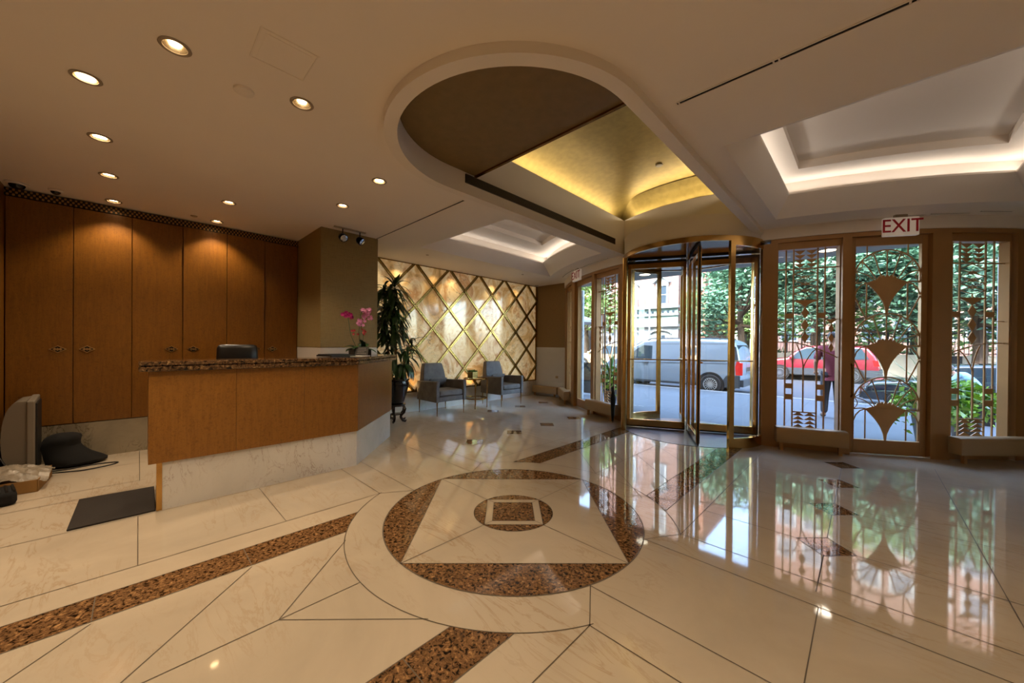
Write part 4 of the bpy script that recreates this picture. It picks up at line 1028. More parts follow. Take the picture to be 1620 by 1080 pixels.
for i, (a, c) in enumerate(((-.045, .045), (-.055, .055), (-.05, .03), (-.055, .055))):
    z = .088-.021*i; x = a
    random.seed(i)
    while x < c:
        w_ = random.uniform(.008, .018); b.ext([(x, (z)*.5-.002, z), (min(c, x+w_), z*.5-.002, z), (min(c, x+w_), (z+.007)*.5-.002, z+.007), (x, (z+.007)*.5-.002, z+.007)], (0, -.001, 0)); x += w_+.005
b.build('writing', simple('grey_print', '8a8682', .6), sg, smooth=0)
tr = MB(); tr.box(-.13, .13, -.16, .16, 0, .018); tr.box(-.12, .06, -.15, .12, .018, .028); t = tr.build('document_tray', 'black', smooth=0, bevel=.003, loc=(-4.40, 1.60, 1.15)); t.rotation_euler = (0, 0, .3); tag(t, 'flat black tray left of the orchids on the counter', 'tray')
pp = MB(); pp.box(-.11, .11, -.15, .15, 0, .004); t = pp.build('paper_sheets', 'paper', smooth=0, loc=(-4.40, 1.83, 1.15)); t.rotation_euler = (0, 0, .78); tag(t, 'white paper sheets lying in front of the orchid pot', 'papers')

# ---------------------------------------------------------------- floor clutter at the left
b = MB(); b.prism([(-4.58, -.335), (-4.545, .10), (-3.895, .095), (-3.895, -.34)], .001, .014); t = b.build('floor_mat', 'matte', smooth=0, bevel=.004); tag(t, 'dark brown rectangular rubber mat beside the end of the desk', 'mat')
tv = empty('television_case', (-5.90, -.80, 0), .06); tag(tv, 'grey beige television case stood on end beside the cabinets', 'television')
b = MB(); prof = [(-.26, .0), (.22, .0), (.22, .74), (-.20, .745), (-.26, .72)]
b = MB()
b.loft([[(x, y, z) for x, z in ((-.28, .0), (.26, .0), (.26, .73), (-.28, .745))] for y in (.05, .10)], 0, True, True, True); b.build('bezel', 'greyplastic', tv, smooth=0, bevel=.01)
b = MB(); n = 16; lo = []
for k in range(n+1):
    a = PI*k/n; z = .37-.37*math.cos(a)*.98; dpt = .05-.145*math.sin(a)**.6
    lo.append([(-.26, .05, z), (.24, .05, z), (.22, dpt, z), (-.24, dpt, z)])
b.loft(lo, 0, True, True, True); b.build('back_shell', 'greyplastic', tv, smooth=40)
b = MB(); b.box(-.24, .22, .10, .112, .03, .70); b.build('screen', 'black', tv, smooth=0)
bag = MB(); random.seed(8); lo = []
for z, r, yy in ((0, .17, .06), (.04, .19, .05), (.10, .16, 0), (.16, .13, -.04), (.22, .11, -.07), (.27, .115, -.05), (.32, .10, -.04), (.345, .05, -.05)):
    lo.append([((r*1.0+random.uniform(-.022, .022))*math.cos(2*PI*k/18), (r*1.2+random.uniform(-.03, .03))*math.sin(2*PI*k/18)+yy, z) for k in range(18)])
bag.loft(lo, 0, True, True, True); t = bag.build('soft_bag', 'cloth', smooth=60, sub=1, loc=(-5.98, -.50, 0)); tag(t, 'crumpled black cloth bag on the floor by the cabinets', 'bag')
cb_ = MB(); pts = [Vector((-5.72, -.62, .006)), Vector((-5.66, -.50, .006)), Vector((-5.62, -.38, .006)), Vector((-5.66, -.22, .006)), Vector((-5.74, -.15, .006)), Vector((-5.79, -.22, .006)), Vector((-5.80, -.35, .006)), Vector((-5.76, -.5, .006)), Vector((-5.78, -.62, .006))]
def smoothpts(p, k=6):
    o = []
    for i in range(len(p)-1):
        p0, p1, p2, p3 = p[max(i-1, 0)], p[i], p[i+1], p[min(i+2, len(p)-1)]
        for j in range(k):
            u = j/k; o.append(.5*((2*p1)+(p2-p0)*u+(2*p0-5*p1+4*p2-p3)*u*u+(3*p1-p0-3*p2+p3)*u**3))
    return o+[p[-1]]
cb_.tube(smoothpts(pts), .006, 8); t = cb_.build('cable_loop', 'black'); tag(t, 'thin black cable looped on the marble floor', 'cable')
cx_ = empty('cardboard_tray', (-5.37, -.84, 0), -.05); tag(cx_, 'open shallow brown cardboard tray box on the floor', 'cardboard box')
b = MB(); b.box(-.25, .25, -.25, .25, 0, .006)
for x0, x1, y0, y1 in ((-.25, .25, .244, .25), (-.25, .25, -.25, -.244), (.244, .25, -.25, .25), (-.25, -.244, -.25, .25)): b.box(x0, x1, y0, y1, 0, .105)
b.build('box_walls', 'cardboard', cx_, smooth=0)
fm = MB(); random.seed(5); n = 26
gz = [[.02+.11*max(0, 1-((i/n-.5)**2+(j/n-.5)**2)*2.6)+random.uniform(-.012, .012) for j in range(n+1)] for i in range(n+1)]
fm.add([(-.235+.47*i/n, -.235+.52*j/n, gz[i][j]+.012) for i in range(n+1) for j in range(n+1)], [(i*(n+1)+j, (i+1)*(n+1)+j, (i+1)*(n+1)+j+1, i*(n+1)+j+1) for i in range(n) for j in range(n)])
t = fm.build('plastic_wrap', 'film', smooth=25, loc=(-5.37, -.84, .05)); tag(t, 'crumpled grey plastic wrapping heaped in the cardboard tray', 'plastic bag')
bk = empty('striped_pouch', (-4.92, -.80, 0), .2); tag(bk, 'small black ribbed pouch on the floor in front of the cardboard tray', 'pouch')
b = MB(); b.box(-.13, .13, -.10, .11, .0, .11); b.build('pouch_body', 'cloth', bk, smooth=60, bevel=.03)
b = MB()
for k in range(6): b.box(-.11, .11, -.085+.035*k, -.072+.035*k, .108, .116)
b.build('ribs', 'leather', bk, smooth=0)
ul = MB(); ul.tube([(-5.72, -.99+.06, .30), (-5.62, -.83, .12)], [.006, .006], 6); t = ul.build('white_tipped_cord', 'black'); tag(t, 'short black cord hanging in front of the television case', 'cord')

# ================================================================ outside
SW, ST = -.15, -.30
def sx(name, mat, x0, x1, y0, y1, z0, z1, label=None):
    o = MB().box(x0, x1, y0, y1, z0, z1).build(name, mat, smooth=0); o['kind'] = 'structure'
    if label: o['label'] = label
    return o
sp = MB(); sp.prism([(-30, 13.0), (-30, 5.0), (-7.3, 5.0), (-7.3, 8.2)]+[tuple(fp(t, 3.98)[:2]) for t in range(-54, 55, 3)]+[(2.95, 8.2), (2.95, 5.0), (30, 5.0), (30, 13.0)], SW-.3, SW)
struct(sp.build('sidewalk', 'paving', smooth=0), 'grey paved sidewalk in front of the lobby')
sx('sidewalk_edge', 'curb', -30, 30, 13.0, 13.25, ST-.2, SW+.005)
sx('street', 'asphalt', -60, 60, 13.25, 24.3, ST-.3, ST, 'asphalt street outside')
sx('sidewalk_far', 'paving', -60, 60, 24.3, 60, ST-.3, SW)
th = MB(); farc(th, -15, 15, 3.9, 4.3, -.15, -.06); 
# our own building above and beside the lobby, it shades the pavement
ownb = MB(); ownb.box(-30, 30, -6, 5.6, 4.1, 14.5); ownb.box(-30, -7.4, -4, 7.9, SW, 4.1); ownb.box(3.25, 30, -4, 7.9, SW, 4.1)
struct(ownb.build('wall_facade', 'bldg', smooth=0), 'stone front of the lobby building')
cp = MB(); cp.prism([(-7.3, 7.53)]+[tuple(fp(t, 4.02)[:2]) for t in range(-54, 55, 3)]+[(2.38, 7.53), (2.38, 7.95), (3.2, 7.95), (3.2, 7.96), (-7.3, 7.96)], 2.80, 3.15)
can = struct(cp.build('ceiling_canopy', 'canopy', smooth=0), 'flat grey canopy over the entrance outside')
for x, l_ in ((-3.33, 'lit round canopy lamp outside, seen through the left half of the revolving door'), (-.435, 'lit round canopy lamp outside, at the top of the window right of the revolving door')):
    t = empty('canopy_lamp', (x, 7.38, 2.80)); tag(t, l_, 'canopy lamp', 'lamps under the entrance canopy')
    MB().lathe([(.001, -.006), (.10, -.006), (.11, -.001), (.001, -.001)], seg=24).build('lens', 'lampc', t)
    b = MB(); b.lathe([(.11, 0), (.125, 0), (.125, -.01), (.11, -.01), (.11, 0)], seg=24); b.build('rim', 'trimring', t)
    l = bpy.data.lights.new('canopy_beam', 'SPOT'); l.energy = 15; l.color = (1, .85, .65); l.spot_size = 2.2; l.shadow_soft_size = .08
    o = bpy.data.objects.new('canopy_beam', l); COL.objects.link(o); o.parent = t; o.location = (0, 0, -.02)
sx('column_outside', 'stone', 1.52, 1.95, 9.35, 9.75, SW, 2.80, 'grey limestone pier outside the far right window')
sx('column_outside', 'stone', -5.80, -5.53, 8.42, 8.50, SW, 2.80, 'grey limestone pier outside the left exit door')

# far buildings
def building(name, x0, x1, y, depth, h, mat, label, cols, rows, z0=0, w=.95, hh=1.6, trimmat='whitep', ped=False, base=None, rowh=3.4):
    t = empty(name, ((x0+x1)/2, y, SW)); tag(t, label, 'building'); ox = (x0+x1)/2
    b = MB(); b.box(x0-ox, x1-ox, 0, depth, 0, h); b.build('facade', mat, t, smooth=0)
    if base:
        b = MB(); b.box(x0-ox-.03, x1-ox+.03, -.12, .0, 0, base[0]); b.build('ground_floor', 'whitep', t, smooth=0)
        b = MB(); b.box(x0-ox-.1, x1-ox+.1, -.45, 0, base[0], base[0]+.18); b.box(x0-ox-.05, x1-ox+.05, -.28, 0, base[0]+.9, base[0]+1.05); b.box(x0-ox-.1, x1-ox+.1, -.4, 0, base[0]+1.5, base[0]+1.7)
        b.build('cornice', 'whitep', t, smooth=0)
        b = MB(); b.box(x0-ox, x1-ox, -.10, 0, base[0]+.18, base[0]+1.5)
        b.build('frieze', 'mint', t, smooth=0)
        b = MB(); k = x0-ox+.2
        while k < x1-ox-.2: b.box(k, k+.14, -.22, -.09, base[0]+1.12, base[0]+1.3); k += .42
        b.build('dentils', 'winglass', t, smooth=0)
        k = 0
        for i in range(cols):
            xc = x0-ox+(i+.5)*(x1-x0)/cols
            b = MB(); b.box(xc-.34, xc+.34, -.17, -.11, .9, 2.35); wn = b.build('window', 'winglass', t, smooth=0)
            b = MB(); b.box(xc-.03, xc+.03, -.20, -.16, .9, 2.35); b.box(xc-.34, xc+.34, -.20, -.16, 1.6, 1.66); b.box(xc-.34, xc+.34, -.20, -.16, 1.95, 1.98)
            for s in (-1, 1): b.box(xc+s*.42-.08, xc+s*.42+.08, -.22, -.12, .8, 2.4)
            b.build('window_bars', 'whitep', wn, smooth=0)
            b = MB(); n = 12; pts = [(xc+.85*math.cos(PI*j/n), 2.45+.34*math.sin(PI*j/n)) for j in range(n+1)]
            for (xa, za_), (xb, zb_) in zip(pts, pts[1:]): b.bar((xa, -.24, za_), (xb, -.24, zb_), (0, 0, .05), (0, .1, 0))
            b.build('window_arch', 'whitep', wn, smooth=0)
    for r in range(rows):
        for i in range(cols):
            xc = x0-ox+(i+.5)*(x1-x0)/cols; zb = z0+r*rowh
            b = MB(); b.box(xc-w/2, xc+w/2, -.03, .0, zb, zb+hh); wn = b.build('window', 'winglass', t, smooth=0)
            b = MB()
            for s in (-1, 1): b.box(xc+s*(w/2+.06)-.07, xc+s*(w/2+.06)+.07, -.08, .0, zb-.05, zb+hh+.05)
            b.box(xc-w/2-.16, xc+w/2+.16, -.12, .0, zb-.14, zb-.0); b.box(xc-w/2-.16, xc+w/2+.16, -.10, .0, zb+hh, zb+hh+.18); b.box(xc-w/2, xc+w/2, -.06, -.02, zb+hh*.5-.03, zb+hh*.5+.03)
            b.build('window_frame', trimmat, wn, smooth=0)
            if ped and r < 3:
                b = MB()
                for s in (-1, 1): b.bar((xc+s*(w/2+.32), -.2, zb+hh+.28), (xc, -.2, zb+hh+.82), (0, 0, .06), (0, .2, 0))
                b.ext([(xc-w/2-.2, -.08, zb+hh+.2), (xc+w/2+.2, -.08, zb+hh+.2), (xc, -.08, zb+hh+.72)], (0, .06, 0)); b.build('pediment', trimmat, wn, smooth=0)
    b = MB(); b.box(x0-ox-.2, x1-ox+.2, -.4, .2, h-.3, h); b.build('roof_cornice', trimmat, t, smooth=0)
    return t
building('townhouse', -18.5, -10.75, 30, 8, 17, 'brick', 'pale pink brick townhouse with white trim across the street', 3, 4, 4.95, .72, 1.45, ped=True, base=(3.05,), rowh=3.7)
building('corner_house', -10.5, -8.9, 30.4, 8, 14, 'brickr', 'narrow red brick house beside the white trimmed townhouse', 1, 3, 2.5)
building('white_rowhouse', -33, -19.0, 29, 9, 13, 'whitep', 'long white rowhouse seen through the left windows', 6, 3, 1.2, .8, 1.6)
building('brick_apartments', -9, 16, 48, 9, 24, 'brick', 'long pink brick apartment block behind the park trees', 12, 6, 2.2, 1.3, 1.7)

# park: low wall with iron fence, trees
pw = sx('wall_park', 'concrete', -8.3, 30, 26.9, 27.25, SW, .98, 'low concrete park wall across the street')
sx('ground_park', 'leaf3', -8.3, 40, 27.3, 44, SW, .5, 'raised planted park ground behind the wall')
fe = empty('park_fence', (0, 27.05, .98)); tag(fe, 'black iron picket fence on top of the park wall', 'fence')
b = MB(); b.box(-8.3, 20, -.02, .02, 1.02, 1.06); b.box(-8.3, 20, -.02, .02, .06, .10)
for k in range(40): b.box(-8.3+.7*k-.03, -8.3+.7*k+.03, -.03, .03, 0, 1.15)
b.build('fence_frame', 'ironb', fe, smooth=0)
b = MB()
for k in range(200): b.box(-8.2+.14*k, -8.2+.14*k+.022, -.01, .01, 0, 1.12)
o = b.build('pickets', 'ironb', fe, smooth=0); o['kind'] = 'stuff'
def leafcloud(mb, blobs, n, size, seed):
    rng = np.random.default_rng(seed); vs = []; fs = []
    wts = np.array([b[3]**3*1.0 for b in blobs]); wts /= wts.sum(); cnt = (wts*n).astype(int)
    o = len(mb.v)
    for (x, y, z, r), c in zip(blobs, cnt):
        d = rng.normal(size=(c, 3)); d /= np.linalg.norm(d, axis=1)[:, None]; rad = r*(rng.random(c)**.45)
        layer = np.round(d[:, 2]*rad/.35)*.35*.4+d[:, 2]*rad*.6
        p = np.stack([x+d[:, 0]*rad*1.15, y+d[:, 1]*rad, z+layer], 1)
        a = rng.normal(size=(c, 3)); a[:, 2] *= .35; a /= np.linalg.norm(a, axis=1)[:, None]; b_ = rng.normal(size=(c, 3)); b_[:, 2] *= .35
        b_ -= a*(a*b_).sum(1)[:, None]; b_ /= np.linalg.norm(b_, axis=1)[:, None]
        s = size*(.6+.8*rng.random(c))[:, None]
        for q_ in (p+a*s, p+b_*s*.5, p-a*s, p-b_*s*.5): vs.append(q_)
        q4 = np.stack(vs[-4:], 1).reshape(-1, 3); vs = vs[:-4]
        k0 = len(mb.v); mb.v += [tuple(v) for v in q4]; m_ = len(q4)//4
        mb.f += [(k0+4*i, k0+4*i+1, k0+4*i+2, k0+4*i+3) for i in range(m_)]; mb.m += [0]*m_
def tree(loc, h, spread, label, seed, mat, trunk_r=.2, n=9000, crown0=.35, leaf=.16, name='street_tree'):
    rng = random.Random(seed); t = empty(name, loc); tag(t, label, 'tree', 'trees across the street')
    tk_ = MB(); tk_.tube([(0, 0, 0), (.05, 0, h*.2), (-.05, .05, h*.4), (0, 0, h*.8)], [trunk_r*1.2, trunk_r, trunk_r*.75, trunk_r*.3], 10)
    blobs = []
    for i in range(11):
        a = 2*PI*i/11+rng.uniform(-.3, .3); rr = spread*rng.uniform(.35, .8); z = h*rng.uniform(crown0, .92); x, y = rr*math.cos(a), rr*math.sin(a)
        tk_.tube([(0, 0, h*.25+z*.2), (x*.5, y*.5, z*.75), (x, y, z)], [trunk_r*.5, trunk_r*.3, .03], 6); blobs.append((x, y, z, spread*rng.uniform(.32, .5)))
    blobs.append((0, 0, h*.8, spread*.55))
    tk_.build('trunk', 'bark', t); lf_ = MB(); leafcloud(lf_, blobs, n, leaf, seed); lf_.build('foliage', mat, t, smooth=0); return t
tree((-5.35, 22.9+2.0, SW), 8.2, 3.6, 'dark green tree with forked trunk behind the van', 1, 'leaf4', .2, 15000, .34, .13)
tree((-.8, 25.6, SW), 7.5, 3.8, 'broad green tree behind the red car, seen in the window right of the revolving door', 2, 'leaf4', .2, 16000, .36, .13)
tree((3.6, 26.2, SW), 8.0, 4.0, 'broad green tree seen through the fan grille door and the far right window', 3, 'leaf4', .22, 16000, .38, .13)
tree((-2.5, 32, .5), 9.5, 4.6, 'pale green tree in the park behind the fence, between the two nearer trees', 4, 'leaf5', .25, 9000, .2, .2)
tree((2.2, 34, .5), 10, 5.0, 'pale green tree in the park farthest behind the exit door', 5, 'leaf5', .25, 9000, .2, .2)
tree((7.6, 31, .5), 9.5, 4.6, 'leafy tree in the park at the far right', 6, 'leaf4', .25, 9000, .2, .2)
tree((-6.9, 34, .5), 8.5, 3.6, 'pale green tree beside the narrow brick house', 7, 'leaf5', .2, 7000, .25, .18)
tree((-16.2, 17.0+8.2, SW), 8.0, 3.2, 'light green tree seen through the left exit door', 8, 'leaf5', .2, 8000, .42, .16)
for k, x in enumerate((-4.2, -1.9, .4, 2.7, 5.2)):
    b = MB(); random.seed(k); 
    for i in range(60): strap(b, (random.uniform(-.5, .5), random.uniform(-.2, .2), 0), random.uniform(0, 6.28), random.uniform(.8, 1.5), random.uniform(.8, 1.2), .04, 1.2, 4)
    t = b.build('park_shrub', ('leaf3', 'leaf5')[k % 2], smooth=60, loc=(x, 28.9, .5)); tag(t, 'spiky green shrub behind the park fence', 'shrub', 'shrubs behind the park fence')
# street lamp
b = MB(); b.tube([(0, 0, 0), (0, 0, 4.6)], [.06, .04], 10); b.tube([(0, 0, 4.0), (-.5, 0, 4.7), (-1.1, 0, 5.4)], .03, 8); b.tube([(0, 0, 4.45), (-.45, 0, 5.0), (-1.0, 0, 5.6)], .02, 8)
t = b.build('street_lamp_post', 'stone', loc=(-6.9, 16.9, ST)); t.location = (-11.0, 25.2, SW); t.scale = (1.25, 1.25, 1.2); tag(t, 'pale street lamp post with slanting arms in front of the townhouse', 'lamp post')

# ---------------------------------------------------------------- vehicles
def body_loft(mb, outline, W, belt, lean, mi=0, bev=.10, crown=.03):
    # outline: closed list of (x, z); lofted across the width with rounded edges and tumblehome above the belt
    n = len(outline); cxm = sum(p[0] for p in outline)/n; czm = sum(p[1] for p in outline)/n
    area_ = sum(outline[i][0]*outline[(i+1) % n][1]-outline[(i+1) % n][0]*outline[i][1] for i in range(n)); sg = 1 if area_ > 0 else -1
    nor = []
    for i in range(n):
        a, b = outline[i-1], outline[(i+1) % n]; d = Vector((b[0]-a[0], b[1]-a[1])); d.normalize(); nor.append(Vector((-d.y, d.x))*sg)
    sec = [(-1, bev), (-.985, bev*.45), (-.94, bev*.12), (-.8, 0), (-.4, -crown*.7), (0, -crown), (.4, -crown*.7), (.8, 0), (.94, bev*.12), (.985, bev*.45), (1, bev)]
    loops = []
    for t, ins in sec:
        lp = []
        for (x, z), nn in zip(outline, nor):
            xx, zz = x+nn.x*ins, z+nn.y*ins; w = W/2*(1-lean*max(0, zz-belt)); lp.append((xx, t*w, zz))
        loops.append(lp)
    mb.loft(loops, mi, True, True, True)
def sidepanel(mb, pts, side, W, belt, lean, off=.006, th_=.01):
    f = []
    for x, z in pts:
        w = W/2*(1-lean*max(0, z-belt)); f.append(Vector((x, side*(w+off), z)))
    mb.ext(f, (0, -side*th_, 0))
def wheel(parent, x, y, r, side, name='wheel'):
    b = MB(); prof = [(r*.55, -.11), (r*.93, -.115), (r, -.08), (r, .08), (r*.93, .115), (r*.55, .11)]
    n = 32; b.loft([[(x+rr_*math.cos(2*PI*k/n), y+dy, r+rr_*math.sin(2*PI*k/n)) for k in range(n)] for rr_, dy in prof], 0, True, True, True); w = b.build(name, 'tyre', parent)
    b = MB(); yo = y+side*.112; R_ = r*.66
    b.loft([[(x+q_*math.cos(2*PI*k/n), yo+side*e, r+q_*math.sin(2*PI*k/n)) for k in range(n)] for q_, e in ((R_, 0), (R_, .012), (R_*.9, .014), (R_*.88, .004))], 0)
    for k in range(16):
        a = 2*PI*k/16; b.bar((x+R_*.25*math.cos(a), yo+side*.01, r+R_*.25*math.sin(a)), (x+R_*.92*math.cos(a), yo+side*.01, r+R_*.92*math.sin(a)), Vector((-math.sin(a), 0, math.cos(a)))*.011, (0, .006, 0))
    b.loft([[(x+q_*math.cos(2*PI*k/16), yo+side*e, r+q_*math.sin(2*PI*k/16)) for k in range(16)] for q_, e in ((R_*.3, 0), (R_*.3, .018), (R_*.05, .022))], 0, True, False, True)
    b.build('wheel_rim', 'rim', w)
# delivery van, front towards -X, rear at +X; local x=0 at rear
def make_van():
    v = empty('delivery_van', (-2.87, 14.45, ST)); tag(v, 'pale blue grey delivery van parked at the near curb', 'van')
    Wd = 1.9; belt, lean = 1.0, .10
    ol = [(-.06, .42), (-.02, .9), (-.05, 1.1), (-.12, 1.5), (-.22, 1.74), (-.40, 1.83), (-1.5, 1.87), (-2.8, 1.865), (-3.3, 1.81), (-3.75, 1.55), (-4.18, 1.18), (-4.75, 1.02), (-4.93, .85), (-4.98, .55), (-4.95, .32), (-4.4, .26), (-.3, .26)]
    b = MB(); body_loft(b, ol, Wd, belt, lean); b.build('body', 'vanpaint', v, smooth=50)
    b = MB()
    for s in (-1, 1):
        sidepanel(b, [(-.50, .26), (-.03, .26), (-.03, .66), (-.42, .66), (-.52, .5)], s, Wd, belt, lean)
        sidepanel(b, [(-4.93, .28), (-4.3, .27), (-4.45, .5), (-4.95, .55)], s, Wd, belt, lean)
        sidepanel(b, [(-3.55, .26), (-1.30, .26), (-1.30, .33), (-3.55, .33)], s, Wd, belt, lean)
    b.box(-.12, .05, -.86, .86, .30, .52); b.build('lower_cladding', 'vanlow', v, smooth=0)
    b = MB()
    for s in (-1, 1): sidepanel(b, [(-2.92, 1.10), (-2.92, 1.62), (-3.28, 1.64), (-3.52, 1.50), (-3.95, 1.13), (-3.9, 1.08)], s, Wd, belt, lean, .004)
    b.build('side_window', 'autoglass', v, smooth=0)
    b = MB(); b.add([(-3.36, -.80, 1.78), (-3.36, .80, 1.78), (-4.15, .84, 1.215), (-4.15, -.84, 1.215), (-3.38, -.80, 1.80), (-3.38, .80, 1.80), (-4.17, .84, 1.24), (-4.17, -.84, 1.24)], [(0, 1, 2, 3), (4, 5, 6, 7), (0, 1, 5, 4), (2, 3, 7, 6)]); b.build('windscreen', 'autoglass', v, smooth=0)
    b = MB(); b.add([(-.10, -.78, 1.10), (-.10, .78, 1.10), (-.20, .72, 1.66), (-.20, -.72, 1.66), (-.06, -.78, 1.10), (-.06, .78, 1.10), (-.15, .72, 1.66), (-.15, -.72, 1.66)], [(0, 1, 2, 3), (4, 5, 6, 7), (0, 1, 5, 4), (1, 2, 6, 5), (2, 3, 7, 6), (3, 0, 4, 7)]); b.build('rear_window', 'autoglass', v, smooth=0)
    for s in (-1, 1):
        b = MB(); sidepanel(b, [(-.02, .68), (-.05, 1.12), (-.13, 1.12), (-.17, .95), (-.15, .68)], s, Wd, belt, lean, .008, .05); b.box(-.08, .012, s*.86-.06, s*.86+.06, .68, 1.08); b.build('tail_lamp', 'tail', v, smooth=0)
        b = MB(); sidepanel(b, [(-.08, 1.15), (-.16, 1.60), (-.30, 1.62), (-.24, 1.15)], s, Wd, belt, lean, .005); b.build('rear_pillar_glass', 'vanlow', v, smooth=0)
    b = MB()
    for s in (-1, 1):
        for pts in ([(-2.87, .3), (-2.885, .3), (-2.885, 1.8), (-2.87, 1.8)], [(-1.58, .5), (-1.595, .5), (-1.595, 1.78), (-1.58, 1.78)], [(-4.06, .3), (-4.075, .3), (-4.02, 1.1), (-4.005, 1.1)],
                    [(-4.0, .98), (-.2, 1.06), (-.2, 1.045), (-4.0, .965)], [(-2.6, 1.08), (-.45, 1.10), (-.45, 1.115), (-2.6, 1.095)], [(-2.6, 1.68), (-.45, 1.69), (-.45, 1.705), (-2.6, 1.695)]): sidepanel(b, pts, s, Wd, belt, lean, .002)
    b.build('panel_gap', 'vanlow', v, smooth=0)
    b = MB()
    for s in (-1, 1):
        for x in (-3.05, -1.45): sidepanel(b, [(x, .97), (x-.24, .97), (x-.24, 1.01), (x, 1.01)], s, Wd, belt, lean, .035, .03)
    b.build('door_handle', 'vanlow', v, smooth=0, bevel=.005)
    for s in (-1, 1):
        b = MB(); b.box(-3.86, -3.66, s*1.0-.10, s*1.0+.10, 1.10, 1.34); b.build('mirror', 'vanpaint', v, smooth=60, bevel=.04)
    b = MB()
    for s in (-1, 1): b.tube([(-.6, s*.72, 1.80), (-.75, s*.72, 1.90), (-3.0, s*.72, 1.90), (-3.2, s*.72, 1.82)], .018, 6)
    b.build('roof_rail', 'black', v)
    b = MB(); b.box(.0, .012, -.26, .26, .78, .92); b.build('licence_plate', 'slate', v, smooth=0)
    for s in (-1, 1):
        for x in (-.90, -4.10):
            b = MB(); n = 24; b.loft([[(x+q_*math.cos(2*PI*k/n), s*y_, .33+q_*math.sin(2*PI*k/n)) for k in range(n)] for q_, y_ in ((.42, .952), (.42, .956), (.36, .956), (.36, .5))], 0, True); b.loft([[(x+.4*math.cos(2*PI*k/n), s*.951, .33+.4*math.sin(2*PI*k/n)) for k in range(n)]], 0, True, False, True); b.build('wheel_arch', 'black', v)
            wheel(v, x, s*.87, .33, s)
    return v
make_van()
def make_suv(name, loc, paint, label, low='vanlow', flip=1, scale=1.0):
    v = empty(name, loc); tag(v, label, 'car'); v.scale = (flip*scale, scale, scale)
    Wd = 1.78; belt, lean = .95, .22
    ol = [(2.15, .45), (2.2, .7), (2.15, .95), (2.05, 1.25), (1.85, 1.58), (1.6, 1.66), (.3, 1.70), (-.35, 1.66), (-.75, 1.42), (-1.05, 1.10), (-1.9, .98), (-2.15, .82), (-2.2, .5), (-2.1, .30), (2.05, .30)]
    b = MB(); body_loft(b, ol, Wd, belt, lean); b.build('body', paint, v, smooth=50)
    b = MB()
    for s in (-1, 1):
        sidepanel(b, [(-.90, 1.05), (-.62, 1.44), (-.3, 1.58), (.02, 1.60), (.02, 1.04)], s, Wd, belt, lean); sidepanel(b, [(.08, 1.04), (.08, 1.60), (.85, 1.60), (.85, 1.04)], s, Wd, belt, lean); sidepanel(b, [(.92, 1.04), (.92, 1.59), (1.6, 1.56), (1.85, 1.10)], s, Wd, belt, lean)
    b.add([(-.40, -.66, 1.66), (-.40, .66, 1.66), (-1.03, .78, 1.14), (-1.03, -.78, 1.14)], [(0, 1, 2, 3)]); b.build('windows', 'autoglass', v, smooth=0)
    b = MB()
    for s in (-1, 1): sidepanel(b, [(-2.18, .31), (2.08, .31), (2.16, .62), (-2.18, .62)], s, Wd, belt, lean)
    b.box(2.05, 2.28, -.85, .85, .38, .62); b.box(-2.26, -2.05, -.85, .85, .34, .58); b.build('lower_cladding', low, v, smooth=0)
    b = MB()
    for s in (-1, 1): sidepanel(b, [(2.17, .80), (2.12, 1.05), (1.95, 1.05), (2.0, .80)], s, Wd, belt, lean, .01, .04)
    b.build('tail_lamp', 'tail', v, smooth=0)
    for s in (-1, 1):
        for x in (-1.35, 1.30):
            b = MB(); n = 24; b.loft([[(x+.40*math.cos(2*PI*k/n), s*.897, .35+.40*math.sin(2*PI*k/n)) for k in range(n)], [(x+.40*math.cos(2*PI*k/n), s*.905, .35+.40*math.sin(2*PI*k/n)) for k in range(n)]], 0, True, True, True); b.build('wheel_arch', 'black', v)
            wheel(v, x, s*.82, .34, s)
        b = MB(); b.box(-.95, -.78, s*.98-.09, s*.98+.09, 1.05, 1.20); b.build('mirror', paint, v, smooth=60, bevel=.03)
    return v
make_suv('red_car', (-1.75, 23.3, ST), 'carred', 'red sport utility car with dark lower sides parked across the street', scale=1.0)
make_suv('beige_car', (-13.2, 23.2, ST), 'bronzel', 'beige car parked across the street, seen through the left window', 'bronzel')
dc = make_suv('dark_car', (1.95, 14.6, ST), 'cardark', 'dark blue car at the near curb, seen through the fan grille door', 'cardark', scale=.92); dc.scale = (.92, .92, .72)

